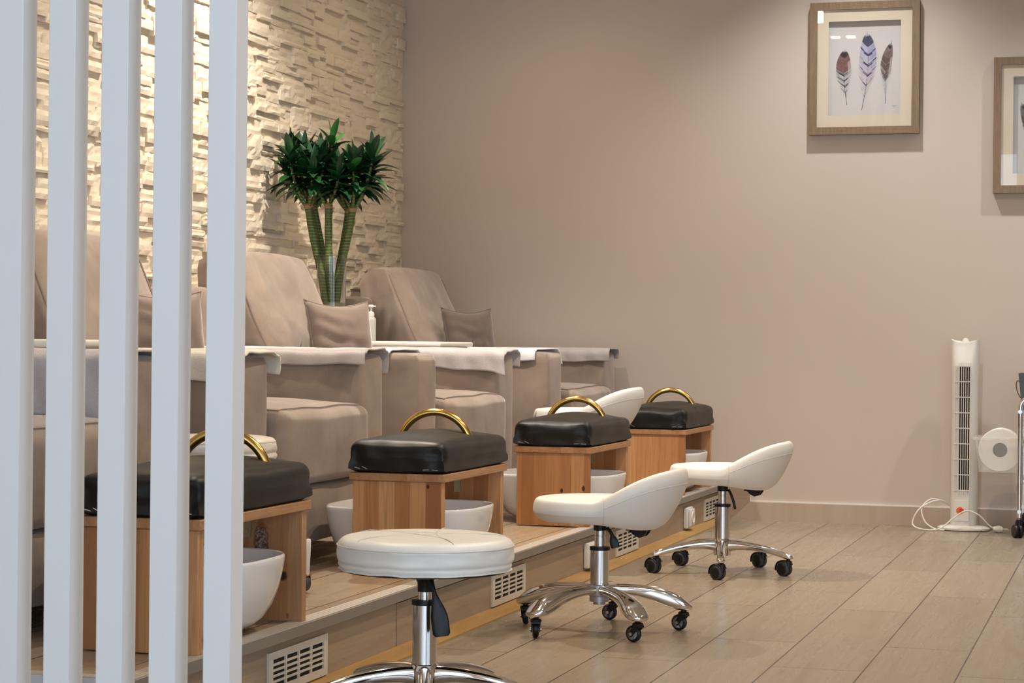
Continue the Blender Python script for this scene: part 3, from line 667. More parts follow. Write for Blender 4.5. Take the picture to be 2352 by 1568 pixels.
# plant
def plant():
    t = thing('dracaena_plant', 'tall green plant of ringed stalks and dark leaf tufts by the stone wall', 'plant', (VX, VY, 0.852))
    rnd = random.Random(11); ex = Vector((0.954, 0.30, 0))   # along the picture
    def at(dx, z, dd=0.0): return ex * dx + Vector((-0.30, 0.954, 0)) * dd + Vector((0, 0, z - 0.852))
    stalks = [([(-0.005, 0.865, -0.02), (-0.02, 1.00, -0.02), (-0.045, 1.14, 0.0), (-0.078, 1.28, 0.0), (-0.098, 1.40, 0.0)], 0.0185),
              ([(0.0, 0.865, 0.02), (-0.012, 1.00, 0.03), (-0.030, 1.14, 0.04), (-0.055, 1.28, 0.05), (-0.080, 1.40, 0.05)], 0.0145),
              ([(0.014, 0.865, -0.01), (0.0, 1.05, -0.025), (-0.010, 1.2, -0.03), (-0.013, 1.40, -0.02)], 0.0165),
              ([(0.012, 0.865, 0.0), (0.022, 1.02, 0.0), (0.045, 1.17, 0.0), (0.072, 1.30, 0.0), (0.086, 1.39, 0.0)], 0.017),
              ([(0.005, 0.865, 0.025), (0.016, 1.04, 0.03), (0.034, 1.17, 0.04), (0.055, 1.30, 0.05), (0.066, 1.385, 0.05)], 0.016)]
    tips = []
    for pts, r in stalks:
        P_ = catmull([at(*p[:2], p[2]) for p in pts], 8)
        bm = bmesh.new(); n = len(P_)
        sweep(bm, P_, [r * (1.05 - 0.1 * i / n + 0.03 * math.sin(i * 1.7)) for i in range(n)], 14)
        s = obj('stalk', bm, 'stalk', t)
        bm = bmesh.new(); d = (P_[-1] - P_[-3]).normalized()
        sweep(bm, [P_[-1] - d * 0.008, P_[-1] + d * 0.008, P_[-1] + d * 0.016], [r * 1.03, r * 1.06, r * 0.7], 14); obj('husk', bm, 'bark', s)
        tips.append((P_[-1], d, r))
    # shoots from each tip, leaf tufts on the shoots
    leaves = bmesh.new(); young = bmesh.new(); sh = bmesh.new()
    def leaf(bm, p, d, L, wd, droop):
        d = d.normalized(); side = d.cross(Vector((0, 0, 1)))
        if side.length < 0.05: side = Vector((rnd.uniform(-1, 1), rnd.uniform(-1, 1), 0))
        side.normalize(); prev = None
        for i in range(8):
            s = i / 7
            c = p + d * (L * s) + Vector((0, 0, -droop * L * s * s))
            ww = wd * (math.sin(PI * min(1, 0.10 + s * 0.90)) ** 0.75) * (1 if s < 1 else 0.02)
            up = Vector((0, 0, 1)) - d * d.z
            up = up.normalized() * ww * 0.35 if up.length > 1e-3 else Vector()
            c.x = max(c.x, -3.512 - VX) ; cur = [bm.verts.new(c - side * ww + up), bm.verts.new(c), bm.verts.new(c + side * ww + up)]
            for v in cur: v.co.x = max(v.co.x, -3.515 - VX)
            if prev:
                bm.faces.new((prev[0], prev[1], cur[1], cur[0])); bm.faces.new((prev[1], prev[2], cur[2], cur[1]))
            prev = cur
    for ti, (p, d, r) in enumerate(tips):
        nsh = 6 if ti != 2 else 4
        for k in range(nsh):
            a = 2 * PI * (k + 0.3 * ti) / nsh + rnd.uniform(-0.3, 0.3)
            out = Vector((cos(a), sin(a), 0)); tall = (ti == 2 and k == 0)
            spread = 0.075 if not tall else 0.006
            h = rnd.uniform(0.14, 0.23) if not tall else 0.27
            if ti == 2 and not tall: h = rnd.uniform(0.10, 0.2)
            base = p + out * r * 0.5
            pts = catmull([base, base + d * h * 0.35 + out * spread * 0.45, base + Vector((d.x * 0.5, d.y * 0.5, 1)) * h * 0.8 + out * spread * 0.9, base + Vector((d.x * 0.4, d.y * 0.4, 1)) * h + out * spread], 5)
            sweep(sh, pts, [0.0075 - 0.003 * i / len(pts) for i in range(len(pts))], 8)
            nl = 17 if not tall else 14
            for q in range(nl):
                s = 0.5 + 0.5 * q / (nl - 1); c = pts[min(len(pts) - 1, int(s * (len(pts) - 1)))]
                an = q * 2.4 + rnd.uniform(-0.4, 0.4) + k
                el = lerp(-0.15, 1.15, ((s - 0.5) / 0.5) ** 1.5) + rnd.uniform(-0.15, 0.2)
                dr = Vector((cos(an) * cos(el), sin(an) * cos(el), sin(el)))
                nw = tall and q >= nl - 4
                leaf(young if nw or (rnd.random() < 0.03) else leaves, c, dr, rnd.uniform(0.095, 0.14), rnd.uniform(0.015, 0.0225), rnd.uniform(0.15, 0.5) * (1 - max(0, el) * 0.6))
            leaf(young if tall else leaves, pts[-1], Vector((rnd.uniform(-.15, .15), rnd.uniform(-.15, .15), 1)), 0.12 if not tall else 0.11, 0.014, 0.05)
    obj('shoots', sh, 'stalk', t); obj('foliage', leaves, 'leaf', t, angle=70); tag(obj('young_foliage', young, 'leafn', t, angle=70), 'bright green young leaves')
    return t
plant()

# ------------------------------------------------------------------ wooden footrests and bowls
FY = [4.103, 5.74, 7.425, 9.105]; FL = 0.61
def footrest(label, y0, ends=('pine', 'pine'), ay=0.335):
    t = thing('footrest', label, 'footrest', (-2.0525, y0, ZP), 0, 'pine footrests along the platform edge'); hx = 0.1375; th = 0.028; zt = 0.437 - ZP
    for yy, mm in ((0, ends[0]), (FL - th, ends[1])):
        bm = bbox(-hx, hx, yy, yy + th, 0, zt, 0.0015, 1); obj('side_panel', bm, mm, t)
    bm = bbox(-hx - 0.009, hx + 0.009, -0.008, FL + 0.008, zt, zt + 0.023, 0.002, 1); tb = obj('top_board', bm, 'pine_top', t)
    for yy in (th, FL - th - 0.003):
        s = 1 if yy == th else -1
        bm = bmesh.new(); box(bm, -0.017, 0.005, yy, yy + 0.003, zt - 0.07, zt); box(bm, -0.017, 0.005, yy if s > 0 else yy - 0.037, yy + (0.04 if s > 0 else 0.003), zt - 0.003, zt)
        lathe(bm, [(0, -0.002), (0.006, -0.002), (0.006, 0.005), (0, 0.005)], 12, (-0.006, yy, zt - 0.055), 'Y'); obj('bracket', bm, 'steel', t)
    zc = zt + 0.023
    def f(v, p):
        if v.z < 0:      # square lower edge where the cover is stapled to the board
            q = min(1.0, -v.z / 0.02); v.x = lerp(v.x, p[0] * (hx + 0.009), q); v.y = lerp(v.y, p[1] * (FL / 2 + 0.013), q)
        v.z += 0.0455 + zc
        v.x += 0.003 * noise.noise(Vector((v.z * 14, v.y * 7, y0))) ; v.y += FL / 2 + 0.005 * noise.noise(Vector((v.z * 30, v.x * 20, y0)))
        if p[2] > 0.0: v.z += 0.004 * noise.noise(Vector((v.x * 9, v.y * 9, y0)))
        # pleats pulled tight at the corners of the short ends
        if abs(p[1]) > 0.95:
            c = sstep(0.62, 0.80, abs(p[0])) * sstep(1.0, 0.86, abs(p[0])); v.y -= math.copysign(0.010, p[1]) * c * sstep(1, 0.2, abs(p[2]))
        return v
    cu = obj('cushion', rbox(hx + 0.009, FL / 2 + 0.013, 0.0455, 0.027, 28, (0.004, 0.004, 0.026), f), 'vinyl', t, angle=60)
    for (sx, sr) in ((-0.118, 0.2), (-0.095, 0.45), (0.092, -0.05), (0.12, 0.05)):
        bm = bmesh.new(); box(bm, -0.009, 0.009, -0.0012, 0.0012, -0.0008, 0.0008)
        bmesh.ops.transform(bm, matrix=Matrix.Translation((sx, -0.0150, zc + 0.013 + 0.004 * abs(sr))) @ Matrix.Rotation(sr, 4, 'Y'), verts=bm.verts[:]); obj('staple', bm, 'staple', cu)
    bm = bmesh.new(); pts = []
    for k in range(33):
        a = PI * k / 32; pts.append((-0.112 * cos(a), ay + 0.02 * -cos(a) * 0.6, zc + 0.055 + 0.112 * sin(a)))
    pts = [(pts[0][0], pts[0][1], zc + 0.02)] + pts + [(pts[-1][0], pts[-1][1], zc + 0.02)]
    sweep(bm, pts, 0.0115, 14); obj('arch_handle', bm, 'brass', t)
    return t
footrest('pine footrest nearest the camera, black cushioned, half hidden behind the white slats', FY[0], ('pine', 'pine_pale'), 0.425)
footrest('pine footrest with black stapled cushion directly behind the round white stool', FY[1], ('pine_kb', 'pine'))
footrest('pine footrest with black cushion and dark knots, behind the middle saddle stool', FY[2], ('pine_kc', 'pine'))
footrest('farthest pine footrest with black cushion, next to the plain wall', FY[3], ('pine_kd', 'pine'))

def bowl(label, x, y):
    bm = bmesh.new(); n = 72; rings = []
    prof = [(0.0, 0.0), (0.50, 0.0), (0.60, 0.003), (0.71, 0.013), (0.815, 0.033), (0.895, 0.064), (0.95, 0.102), (0.985, 0.142), (0.997, 0.164), (1.0, 0.172), (0.997, 0.1765), (0.984, 0.1785), (0.968, 0.1765), (0.960, 0.166), (0.945, 0.136), (0.91, 0.100), (0.85, 0.066), (0.76, 0.038), (0.62, 0.020), (0.4, 0.014), (0.0, 0.013)]
    for s, z in prof:
        if s == 0: rings.append([bm.verts.new((0, 0, z))]); continue
        rg = []
        for k in range(n):
            a = 2 * PI * k / n; c, d = cos(a), sin(a); e = 2 / 3.3
            rg.append(bm.verts.new((math.copysign(abs(c) ** e, c) * 0.238 * s, math.copysign(abs(d) ** e, d) * 0.225 * s, z * 1.0)))
        rings.append(rg)
    for a, b in zip(rings, rings[1:]):
        for k in range(n):
            j = (k + 1) % n
            bm.faces.new([a[0], b[k], b[j]] if len(a) == 1 else [a[k], a[j], b[0]] if len(b) == 1 else [a[k], a[j], b[j], b[k]])
    o = obj('foot_bowl', bm, 'ceramic', angle=50); o.location = (x, y, ZP)
    return tag(o, label, 'bowl', 'white foot bowls under the footrests')
bl = ['white ceramic foot bowl under the footrest behind the slats', 'white ceramic foot bowl under the footrest behind the round stool', 'white ceramic foot bowl under the footrest behind the middle saddle stool', 'white ceramic foot bowl under the farthest footrest by the wall']
for lb, y, x in zip(bl, FY, (-2.123, -2.118, -2.105, -2.125)): bowl(lb, x, y + FL / 2)

# ------------------------------------------------------------------ stools
def gas_column(t, zseat, ztube, cup=False):
    bm = bmesh.new(); lathe(bm, [(0.0275, 0.108), (0.0275, ztube), (0.024, ztube)], 36); obj('gas_column', bm, 'tube', t)
    bm = bmesh.new(); lathe(bm, [(0.024, ztube - 0.001), (0.030, ztube - 0.001), (0.030, ztube + 0.009), (0.017, ztube + 0.011)], 32); obj('column_ring', bm, 'blackp', t)
    bm = bmesh.new(); lathe(bm, [(0.016, ztube), (0.016, zseat - 0.04), (0.0145, zseat - 0.039), (0.0145, zseat - 0.036), (0.016, zseat - 0.035), (0.016, zseat - 0.01)], 28); obj('piston', bm, 'tube', t)
    bm = bmesh.new()
    if cup: lathe(bm, [(0.017, zseat - 0.047), (0.0175, zseat - 0.027), (0.021, zseat - 0.020), (0.033, zseat - 0.009), (0.040, zseat + 0.002)], 28)
    else: lathe(bm, [(0.0175, zseat - 0.022), (0.019, zseat - 0.021), (0.0195, zseat + 0.004)], 28)
    obj('collar', bm, 'blackp', t)
def lever(t, pts, w):
    bm = bmesh.new(); P_ = catmull(pts, 5); n = len(P_)
    rr = []
    for i in range(n):
        s = i / (n - 1); rr.append((lerp(0.005, w, sstep(0.45, 0.8, s)) * (1 if s < 0.97 else 0.75), lerp(0.005, 0.004, s)))
    sweep(bm, P_, rr, 12, up=(0.30, -0.95, 0), sect=2.4); obj('lever', bm, 'blackp', t)
def caster(t, kind, r_, ang, face, ztop):
    """caster below the leg tip at radius r_; face = heading of the wheel axle in degrees"""
    cx, cy = r_ * cos(ang), r_ * sin(ang); fa = R(face); tr = 0.014
    e = bpy.data.objects.new('caster', None); COL.objects.link(e); e.parent = t; e.location = (cx, cy, 0); e.rotation_euler = (0, 0, fa); e.empty_display_size = 0.02
    # local: axle along x, trail along y
    if kind == 'ring':
        wr_, ww = 0.0235, 0.0085
        bm = bmesh.new(); lathe(bm, [(0.008, -ww), (wr_ - 0.004, -ww), (wr_, -ww + 0.004), (wr_, ww - 0.004), (wr_ - 0.004, ww), (0.008, ww)], 36, (0, tr, wr_), 'X'); obj('wheel', bm, 'blackp', e)
        for s in (-1, 1):
            bm = bmesh.new(); lathe(bm, [(0.0145, 0), (0.0145, 0.001), (0.0168, 0.001), (0.0168, 0)], 32, (s * ww, tr, wr_), 'X'); obj('wheel_ring', bm, 'wring', e)
            bm = bmesh.new(); lathe(bm, [(0, -0.003), (0.0048, -0.003), (0.0048, 0.003), (0.0035, 0.0045), (0, 0.005)], 14, (s * (ww + 0.006), tr, wr_), 'X'); obj('axle_bolt', bm, 'bolt', e)
        bm = bmesh.new()
        for s in (-1, 1):
            pts = [(s * (ww + 0.003), -0.012, ztop - 0.014), (s * (ww + 0.003), 0.012, ztop - 0.014), (s * (ww + 0.003), tr + 0.008, wr_ - 0.001), (s * (ww + 0.003), tr, wr_ - 0.009), (s * (ww + 0.003), tr - 0.009, wr_ + 0.001)]
            A = [bm.verts.new((p[0] - 0.0015, p[1], p[2])) for p in pts]; B = [bm.verts.new((p[0] + 0.0015, p[1], p[2])) for p in pts]
            bm.faces.new(A); bm.faces.new(B[::-1])
            for i in range(5): j = (i + 1) % 5; bm.faces.new((A[i], B[i], B[j], A[j]))
        box(bm, -ww - 0.0045, ww + 0.0045, -0.013, 0.014, ztop - 0.016, ztop - 0.010)
        lathe(bm, [(0.016, ztop - 0.011), (0.0165, ztop - 0.006), (0.014, ztop - 0.003), (0.008, ztop - 0.001), (0.008, ztop + 0.006)], 20); obj('fork', bm, 'blackp', e)
    else:
        wr_ = 0.0265
        for s in (-1, 1):
            bm = bmesh.new(); lathe(bm, [(0.0, 0.003), (wr_ - 0.001, 0.003), (wr_, 0.005), (wr_, 0.014), (wr_ - 0.004, 0.017)], 36, (0, tr, wr_), 'X')
            if s < 0:
                for v in bm.verts: v.co.x = -v.co.x
            obj('wheel', bm, 'greyp', e)
            bm = bmesh.new(); lathe(bm, [(wr_ - 0.0045, 0.0168), (wr_ - 0.007, 0.0195), (0.008, 0.021), (0, 0.021)], 32, (0, tr, wr_), 'X')
            if s < 0:
                for v in bm.verts: v.co.x = -v.co.x
            obj('wheel_cap', bm, 'blackp', e)
        bm = bmesh.new()
        arc = [(0, tr + (wr_ + 0.003) * cos(a), wr_ + (wr_ + 0.003) * sin(a)) for a in [R(-15 + 165 * k / 16) for k in range(17)]]
        sweep(bm, arc, [(0.0185, 0.0022)] * 17, 10, up=None, sect=4)
        lathe(bm, [(0.013, wr_ + 0.004), (0.014, ztop - 0.012), (0.012, ztop - 0.006), (0.007, ztop - 0.004), (0.007, ztop + 0.006)], 18, (0, -0.004, 0)); obj('fork', bm, 'blackp', e)
    return e
def star_base(t, kind, ang0, wheel, faces, RB=0.25):
    bm = bmesh.new()
    if kind == 'broad': lathe(bm, [(0.012, 0.078), (0.018, 0.078), (0.018, 0.086), (0.029, 0.087), (0.029, 0.102), (0.033, 0.104), (0.036, 0.122), (0.034, 0.134), (0.0285, 0.137)], 36)
    else: lathe(bm, [(0.020, 0.062), (0.030, 0.064), (0.033, 0.085), (0.034, 0.110), (0.0315, 0.123), (0.0285, 0.126)], 36)
    obj('hub', bm, 'castg' if kind == 'broad' else 'chrome', t)
    for k in range(5):
        a = R(ang0 + 72 * k); c, s = cos(a), sin(a); bm = bmesh.new()
        if kind == 'broad':
            prof = [(0.012, 0.120, 0.020, 0.016), (0.05, 0.122, 0.018, 0.014), (0.10, 0.1185, 0.0175, 0.0155), (0.15, 0.110, 0.020, 0.020), (0.19, 0.099, 0.027, 0.024), (0.225, 0.086, 0.032, 0.0235), (0.25, 0.0755, 0.032, 0.0165), (0.270, 0.068, 0.022, 0.009), (0.276, 0.066, 0.009, 0.004)]
        else:
            prof = [(0.012, 0.098, 0.018, 0.024), (0.05, 0.103, 0.0155, 0.019), (0.10, 0.102, 0.0145, 0.0155), (0.16, 0.095, 0.0145, 0.0135), (0.21, 0.084, 0.0145, 0.0125), (0.245, 0.074, 0.0155, 0.0115), (0.262, 0.069, 0.0135, 0.009), (0.270, 0.067, 0.006, 0.004)]
        P_ = [(q[0] * c, q[0] * s, q[1]) for q in prof]
        P2 = catmull(P_, 4); W2 = catmull([(q[2], q[3], 0) for q in prof], 4)
        sweep(bm, P2, [(max(0.002, w_.x), max(0.002, w_.y)) for w_ in W2], 20, up=(0, 0, 1), sect=2.6)
        if kind == 'broad':     # ridge on top of the leg
            rp = catmull([(q[0] * c, q[0] * s, q[1] + q[3] * 0.93) for q in prof[1:-2]], 4); sweep(bm, rp, [(0.0055, 0.0035)] * len(rp), 10, up=(0, 0, 1))
        obj('base_leg', bm, 'chrome', t)
        caster(t, wheel, RB, a, faces[k], 0.058 if wheel == 'ring' else 0.062)

def saddle_seat(t, zb0):
    """bucket seat, backrest towards +x; zb0 underside height"""
    n = 84; a_, b_, cx = 0.196, 0.185, 0.0; zt = zb0 + 0.073; zb0 += 0.007
    rings = []
    def profile(th):
        c, s_ = cos(th), sin(th); xr = c * a_
        e = sstep(0.14, 1.08, c) / 0.975; Rr = 1 / math.sqrt((c / a_) ** 2 + (s_ / b_) ** 2)
        Rr *= 1.0 + 0.02 * abs(math.sin(2 * th))
        h = 0.094 * e; ln = 0.058 * e; zb = zb0 - 0.017 * e
        P_ = [(0.0, zt - 0.010), (0.3 * Rr, zt - 0.010), (0.58 * Rr, zt - 0.007), (0.76 * Rr, zt - 0.002), (0.84 * Rr, zt + 0.002 + h * 0.18), (0.885 * Rr + ln * 0.70, zt + 0.0 + h * 0.72), (0.93 * Rr + ln * 0.93, zt + h * 0.985), (0.975 * Rr + ln * 1.06, zt - 0.008 + h * 0.99), (1.0 * Rr + ln * 1.0, zt - 0.026 + h * 0.80), (1.0 * Rr + ln * 0.60, lerp(zb, zt + h, 0.42)), (0.985 * Rr + ln * 0.1, zb + 0.022), (0.93 * Rr - 0.006, zb + 0.004), (0.80 * Rr, zb - 0.001 * e), (0.5 * Rr, zb0 + 0.001), (0.0, zb0 + 0.001)]
        return catmull([(p[0], 0, p[1]) for p in P_], 5)
    bm = bmesh.new(); grid = []
    for k in range(n):
        th = 2 * PI * k / n; pr = profile(th)
        grid.append([Vector((q.x * cos(th) + cx, q.x * sin(th), q.z)) for q in pr])
    m_ = len(grid[0]); top = bm.verts.new(grid[0][0]); bot = bm.verts.new(grid[0][-1])
    V = [[top] + [bm.verts.new(q) for q in g[1:-1]] + [bot] for g in grid]
    for k in range(n):
        A, B = V[k], V[(k + 1) % n]
        for j in range(m_ - 1):
            f = [A[j], B[j], B[j + 1], A[j + 1]]; f = list(dict.fromkeys(f)); bm.faces.new(f)
    st = obj('seat', bm, 'leather', t, angle=70)
    # seams: round the rim, and up each side where the back joins the pad
    bm = bmesh.new(); pts = []
    for k in range(-30, 31):
        th = PI * 0.385 * k / 30; e = profile(th)[int(5 * 8.15)]; pts.append(Vector((e.x * cos(th) + cx, e.x * sin(th), e.z)))
    sweep(bm, pts, 0.0011, 6)
    for th in (1.22, -1.22):
        pr = profile(th); sweep(bm, [Vector((q.x * cos(th) + cx, q.x * sin(th), q.z)) for q in pr[22:58]], 0.0011, 6)
    pts = []
    for k in range(0, 61):
        th = PI * (0.45 + 1.1 * k / 60); e = profile(th)[17]; pts.append(Vector((e.x * cos(th) + cx, e.x * sin(th), e.z)))
    sweep(bm, pts, 0.0010, 6)
    obj('seam', bm, 'seam', st)
    bm = bmesh.new()     # black bracket under the backrest
    out = [(0.085, zb0 - 0.008), (0.15, zb0 - 0.020), (0.146, zb0 - 0.030), (0.138, zb0 - 0.040), (0.125, zb0 - 0.044), (0.108, zb0 - 0.036), (0.094, zb0 - 0.022)]
    for sy in (-0.02, 0.02):
        A = [bm.verts.new((x, sy - 0.004, z)) for x, z in out]; B = [bm.verts.new((x, sy + 0.004, z)) for x, z in out]
        bm.faces.new(A); bm.faces.new(B[::-1])
        for i in range(len(out)): j = (i + 1) % len(out); bm.faces.new((A[i], B[i], B[j], A[j]))
    box(bm, 0.085, 0.145, -0.022, 0.022, zb0 - 0.024, zb0 - 0.016)
    obj('back_bracket', bm, 'blackp', t)
def saddle_stool(label, x, y, z, zb0, kind, ang0, wheel, faces, rz=0.0):
    t = thing('saddle_stool', label, 'stool', (x, y, z), rz, 'white saddle stools on castors')
    saddle_seat(t, zb0); gas_column(t, zb0, zb0 - 0.078)
    star_base(t, kind, ang0 - math.degrees(rz), wheel, [f - math.degrees(rz) for f in faces])
    return t
st = saddle_stool('white low-backed saddle stool in the middle, broad chrome legs and ringed castors', -1.508, 5.984, 0, 0.316, 'broad', 22, 'ring', [75, 80, 10, 20, 70], R(-3))
lever(st, [(0.022, 0.0, 0.302), (0.034, -0.004, 0.290), (0.042, -0.006, 0.272), (0.05, -0.008, 0.245)], 0.013)
st = saddle_stool('white low-backed saddle stool nearer the far wall, slim chrome legs and twin castors', -1.466, 7.66, 0, 0.322, 'slim', 352, 'twin', [62, 58, 64, 60, 62], R(-3))
lever(st, [(0.022, 0.0, 0.306), (0.032, -0.004, 0.290), (0.042, -0.006, 0.265), (0.05, -0.008, 0.235)], 0.005)
st = saddle_stool('white saddle stool up on the platform, between the two farthest footrests', -2.19, 8.36, ZP, 0.325, 'slim', 0, 'twin', [62, 20, 64, 60, 62], R(-3))

def round_seat(t, r, z0, z1, m, ribs, seams=True):
    h = z1 - z0; bm = bmesh.new()
    if ribs:
        prof = [(0, z1 + 0.003), (r * 0.6, z1 + 0.002), (r * 0.90, z1 - 0.003), (r * 0.965, z1 - 0.009), (r * 0.985, z1 - 0.016), (r * 1.0, z1 - 0.023), (r * 1.005, z1 - 0.035), (r * 0.985, z0 + h * 0.48), (r * 1.01, z0 + h * 0.36), (r * 0.99, z0 + h * 0.24), (r * 1.0, z0 + h * 0.10), (r * 0.97, z0 + 0.002), (r * 0.8, z0), (0, z0)]
    else:
        prof = [(0, z1 + 0.002), (r * 0.5, z1 + 0.003), (r * 0.85, z1 - 0.001), (r * 0.94, z1 - 0.006), (r * 0.985, z1 - 0.014), (r * 1.0, z1 - 0.021), (r * 0.999, z1 - 0.03), (r * 1.003, z0 + h * 0.42), (r * 0.998, z0 + h * 0.30), (r * 0.982, z0 + h * 0.22), (r * 0.985, z0 + h * 0.14), (r * 0.965, z0 + 0.004), (r * 0.9, z0), (0, z0)]
    P_ = [(q.x, q.z) for q in catmull([(a, 0, b) for a, b in prof], 4)]; P_[0] = (0, P_[0][1]); P_[-1] = (0, P_[-1][1])
    vs_ = lathe(bm, P_, 84, cap=False)
    for v in vs_:
        rr = math.hypot(v.co.x, v.co.y)
        if rr > r * 0.93 and v.co.z < z1 - 0.02:
            a = math.atan2(v.co.y, v.co.x); k = 0.0018 * noise.noise(Vector((cos(a) * 3, sin(a) * 3, v.co.z * 50))) * 2
            v.co.x *= 1 + k / rr; v.co.y *= 1 + k / rr; v.co.z += 0.002 * noise.noise(Vector((cos(a) * 4, sin(a) * 4, 3)))
    st = obj('seat', bm, m, t, angle=70)
    bm = bmesh.new()
    zr = z1 - 0.0205 if not ribs else z1 - 0.013; rr_ = r * 1.0015 if not ribs else r * 0.978
    sweep(bm, [(rr_ * cos(2 * PI * k / 90), rr_ * sin(2 * PI * k / 90), zr) for k in range(90)], 0.0016, 6, closed=True)
    if seams:
        for k in range(5):
            a0 = 2 * PI * k / 5 + 0.35; a1 = a0 + R(144); A = Vector((cos(a0), sin(a0), 0)) * r * 0.93; B = Vector((cos(a1), sin(a1), 0)) * r * 0.93; C_ = (A + B) * 0.5 * -0.15
            pts = []
            for q in range(25):
                u = q / 24; p = A * (1 - u) ** 2 + C_ * 2 * u * (1 - u) + B * u * u; rad = p.length
                p.z = z1 + 0.0027 if rad < r * 0.8 else z1 + 0.0027 - (rad - r * 0.8) / (r * 0.14) * 0.0068
                pts.append(p)
            sweep(bm, pts, 0.0011, 6)
    obj('seam', bm, 'seam', st)
    return st
t = thing('round_stool', 'round white stool with stitched seat in the front, black lever and chrome base', 'stool', (-1.5225, 4.45, 0))
round_seat(t, 0.197, 0.337, 0.412, 'leather', False); bm = bmesh.new(); lathe(bm, [(0, 0.334), (0.185, 0.334), (0.185, 0.342), (0, 0.342)], 48); obj('seat_plate', bm, 'blackp', t)
gas_column(t, 0.333, 0.258, True); star_base(t, 'slim', 289, 'twin', [62, 20, 64, 60, 62])
lever(t, [(0.016, -0.01, 0.330), (0.024, -0.03, 0.318), (0.036, -0.04, 0.285), (0.048, -0.044, 0.24), (0.056, -0.046, 0.194)], 0.0195)

# low cream round stool on the platform
t = thing('round_stool', 'small cream round stool with ribbed seat on the platform behind the slats', 'stool', (-2.385, 5.20, ZP))
round_seat(t, 0.170, 0.333, 0.413, 'leather_c', True, False)
bm = bmesh.new(); lathe(bm, [(0.03, 0.09), (0.03, 0.30), (0.09, 0.325), (0.09, 0.334)], 28); obj('column', bm, 'whitep', t)
for k in range(5):
    a = R(10 + 72 * k); c, s = cos(a), sin(a)
    bm = bmesh.new(); sweep(bm, [(0.02 * c, 0.02 * s, 0.13), (0.255 * c, 0.255 * s, 0.128)], (0.013), 12, sect=3, up=(0, 0, 1))
    lathe(bm, [(0.009, 0.042), (0.011, 0.045), (0.0145, 0.12), (0.0145, 0.138), (0.012, 0.141), (0, 0.141)], 18, (0.255 * c, 0.255 * s, 0)); lg = obj('base_leg', bm, 'whitep', t)
    bm = bmesh.new(); lathe(bm, [(0.005, 0.140), (0.005, 0.145), (0.007, 0.145), (0.007, 0.148), (0, 0.148)], 14, (0.255 * c, 0.255 * s, 0)); obj('brass_cap', bm, 'brass', lg)
    e = bpy.data.objects.new('caster', None); COL.objects.link(e); e.parent = t; e.location = (0.258 * c, 0.258 * s, 0); e.rotation_euler = (0, 0, R(60)); e.empty_display_size = 0.02
    bm = bmesh.new(); lathe(bm, [(0.008, -0.008), (0.0205, -0.008), (0.0225, -0.005), (0.0225, 0.005), (0.0205, 0.008), (0.008, 0.008)], 28, (0, 0.010, 0.0225), 'X'); obj('wheel', bm, 'greyp', e)
    bm = bmesh.new(); lathe(bm, [(0, -0.010), (0.012, -0.010), (0.014, 0), (0.012, 0.010), (0, 0.010)], 20, (0, 0.010, 0.0225), 'X'); obj('wheel_cap', bm, 'brass', e)
    bm = bmesh.new(); box(bm, -0.011, -0.009, -0.006, 0.012, 0.018, 0.045); box(bm, 0.009, 0.011, -0.006, 0.012, 0.018, 0.045); box(bm, -0.011, 0.011, -0.008, 0.008, 0.043, 0.047); obj('fork', bm, 'brass', e)

# ------------------------------------------------------------------ vents and sockets on the riser
def vent(label, yc):
    t = thing('air_vent', label, 'vent', (XR, yc, 0.07), 0, 'ivory air vents in the riser'); hw, hh = 0.183, 0.0505; th = 0.006
    bm = bmesh.new(); cols, rows_ = 4, 5; ix, iz = 0.158, 0.033
    box(bm, 0, th, -hw, -ix, -hh, hh); box(bm, 0, th, ix, hw, -hh, hh); box(bm, 0, th, -ix, ix, iz, hh); box(bm, 0, th, -ix, ix, -hh, -iz)
    for c in range(1, cols):
        y = lerp(-ix, ix, c / cols); box(bm, 0, th, y - 0.0036, y + 0.0036, -iz, iz)
    for r in range(1, rows_):
        z = lerp(-iz, iz, r / rows_); box(bm, 0.0008, th - 0.0006, -ix, ix, z - 0.0025, z + 0.0025)
    obj('grille', bm, 'vent', t, smooth=False)
    bm = bmesh.new(); box(bm, 0.0002, 0.0012, -ix, ix, -iz, iz); obj('slot_shade', bm, 'dark', t, smooth=False)  # thin dark sheet standing for shade behind the slots
for lb, y in zip(('ivory slotted vent in the riser nearest the camera, left of the round stool', 'ivory slotted vent in the riser just right of the round stool seat', 'ivory slotted vent in the riser seen under the middle saddle stool seat', 'ivory slotted vent in the riser farthest away, beside the far saddle stool column'), (4.673, 6.425, 8.045, 9.755)): vent(lb, y)
def socket(label, yc):
    t = thing('wall_socket', label, 'socket', (XR, yc, 0.07))
    obj('back_box', bbox(0, 0.022, -0.056, 0.056, -0.046, 0.046, 0.006, 3), 'whitep', t)
    obj('face_plate', bbox(0.0215, 0.033, -0.046, 0.046, -0.038, 0.038, 0.005, 3), 'whitep', t)
    bm = bmesh.new(); lathe(bm, [(0.028, 0.0325), (0.028, 0.037), (0.022, 0.037), (0.019, 0.0335), (0, 0.0335)], 32, (0, 0, 0), 'X'); obj('outlet_ring', bm, 'whitep', t)
    for s in (-1, 1):
        bm = bmesh.new(); lathe(bm, [(0, 0.0336), (0.0024, 0.0336), (0.0024, 0.0340), (0, 0.0340)], 10, (0, s * 0.0095, 0), 'X'); obj('pin_hole', bm, 'dark', t)
socket('white surface socket on the riser, half hidden by the middle stool column', 7.43)
socket('white surface socket on the riser between the two saddle stools', 9.17)

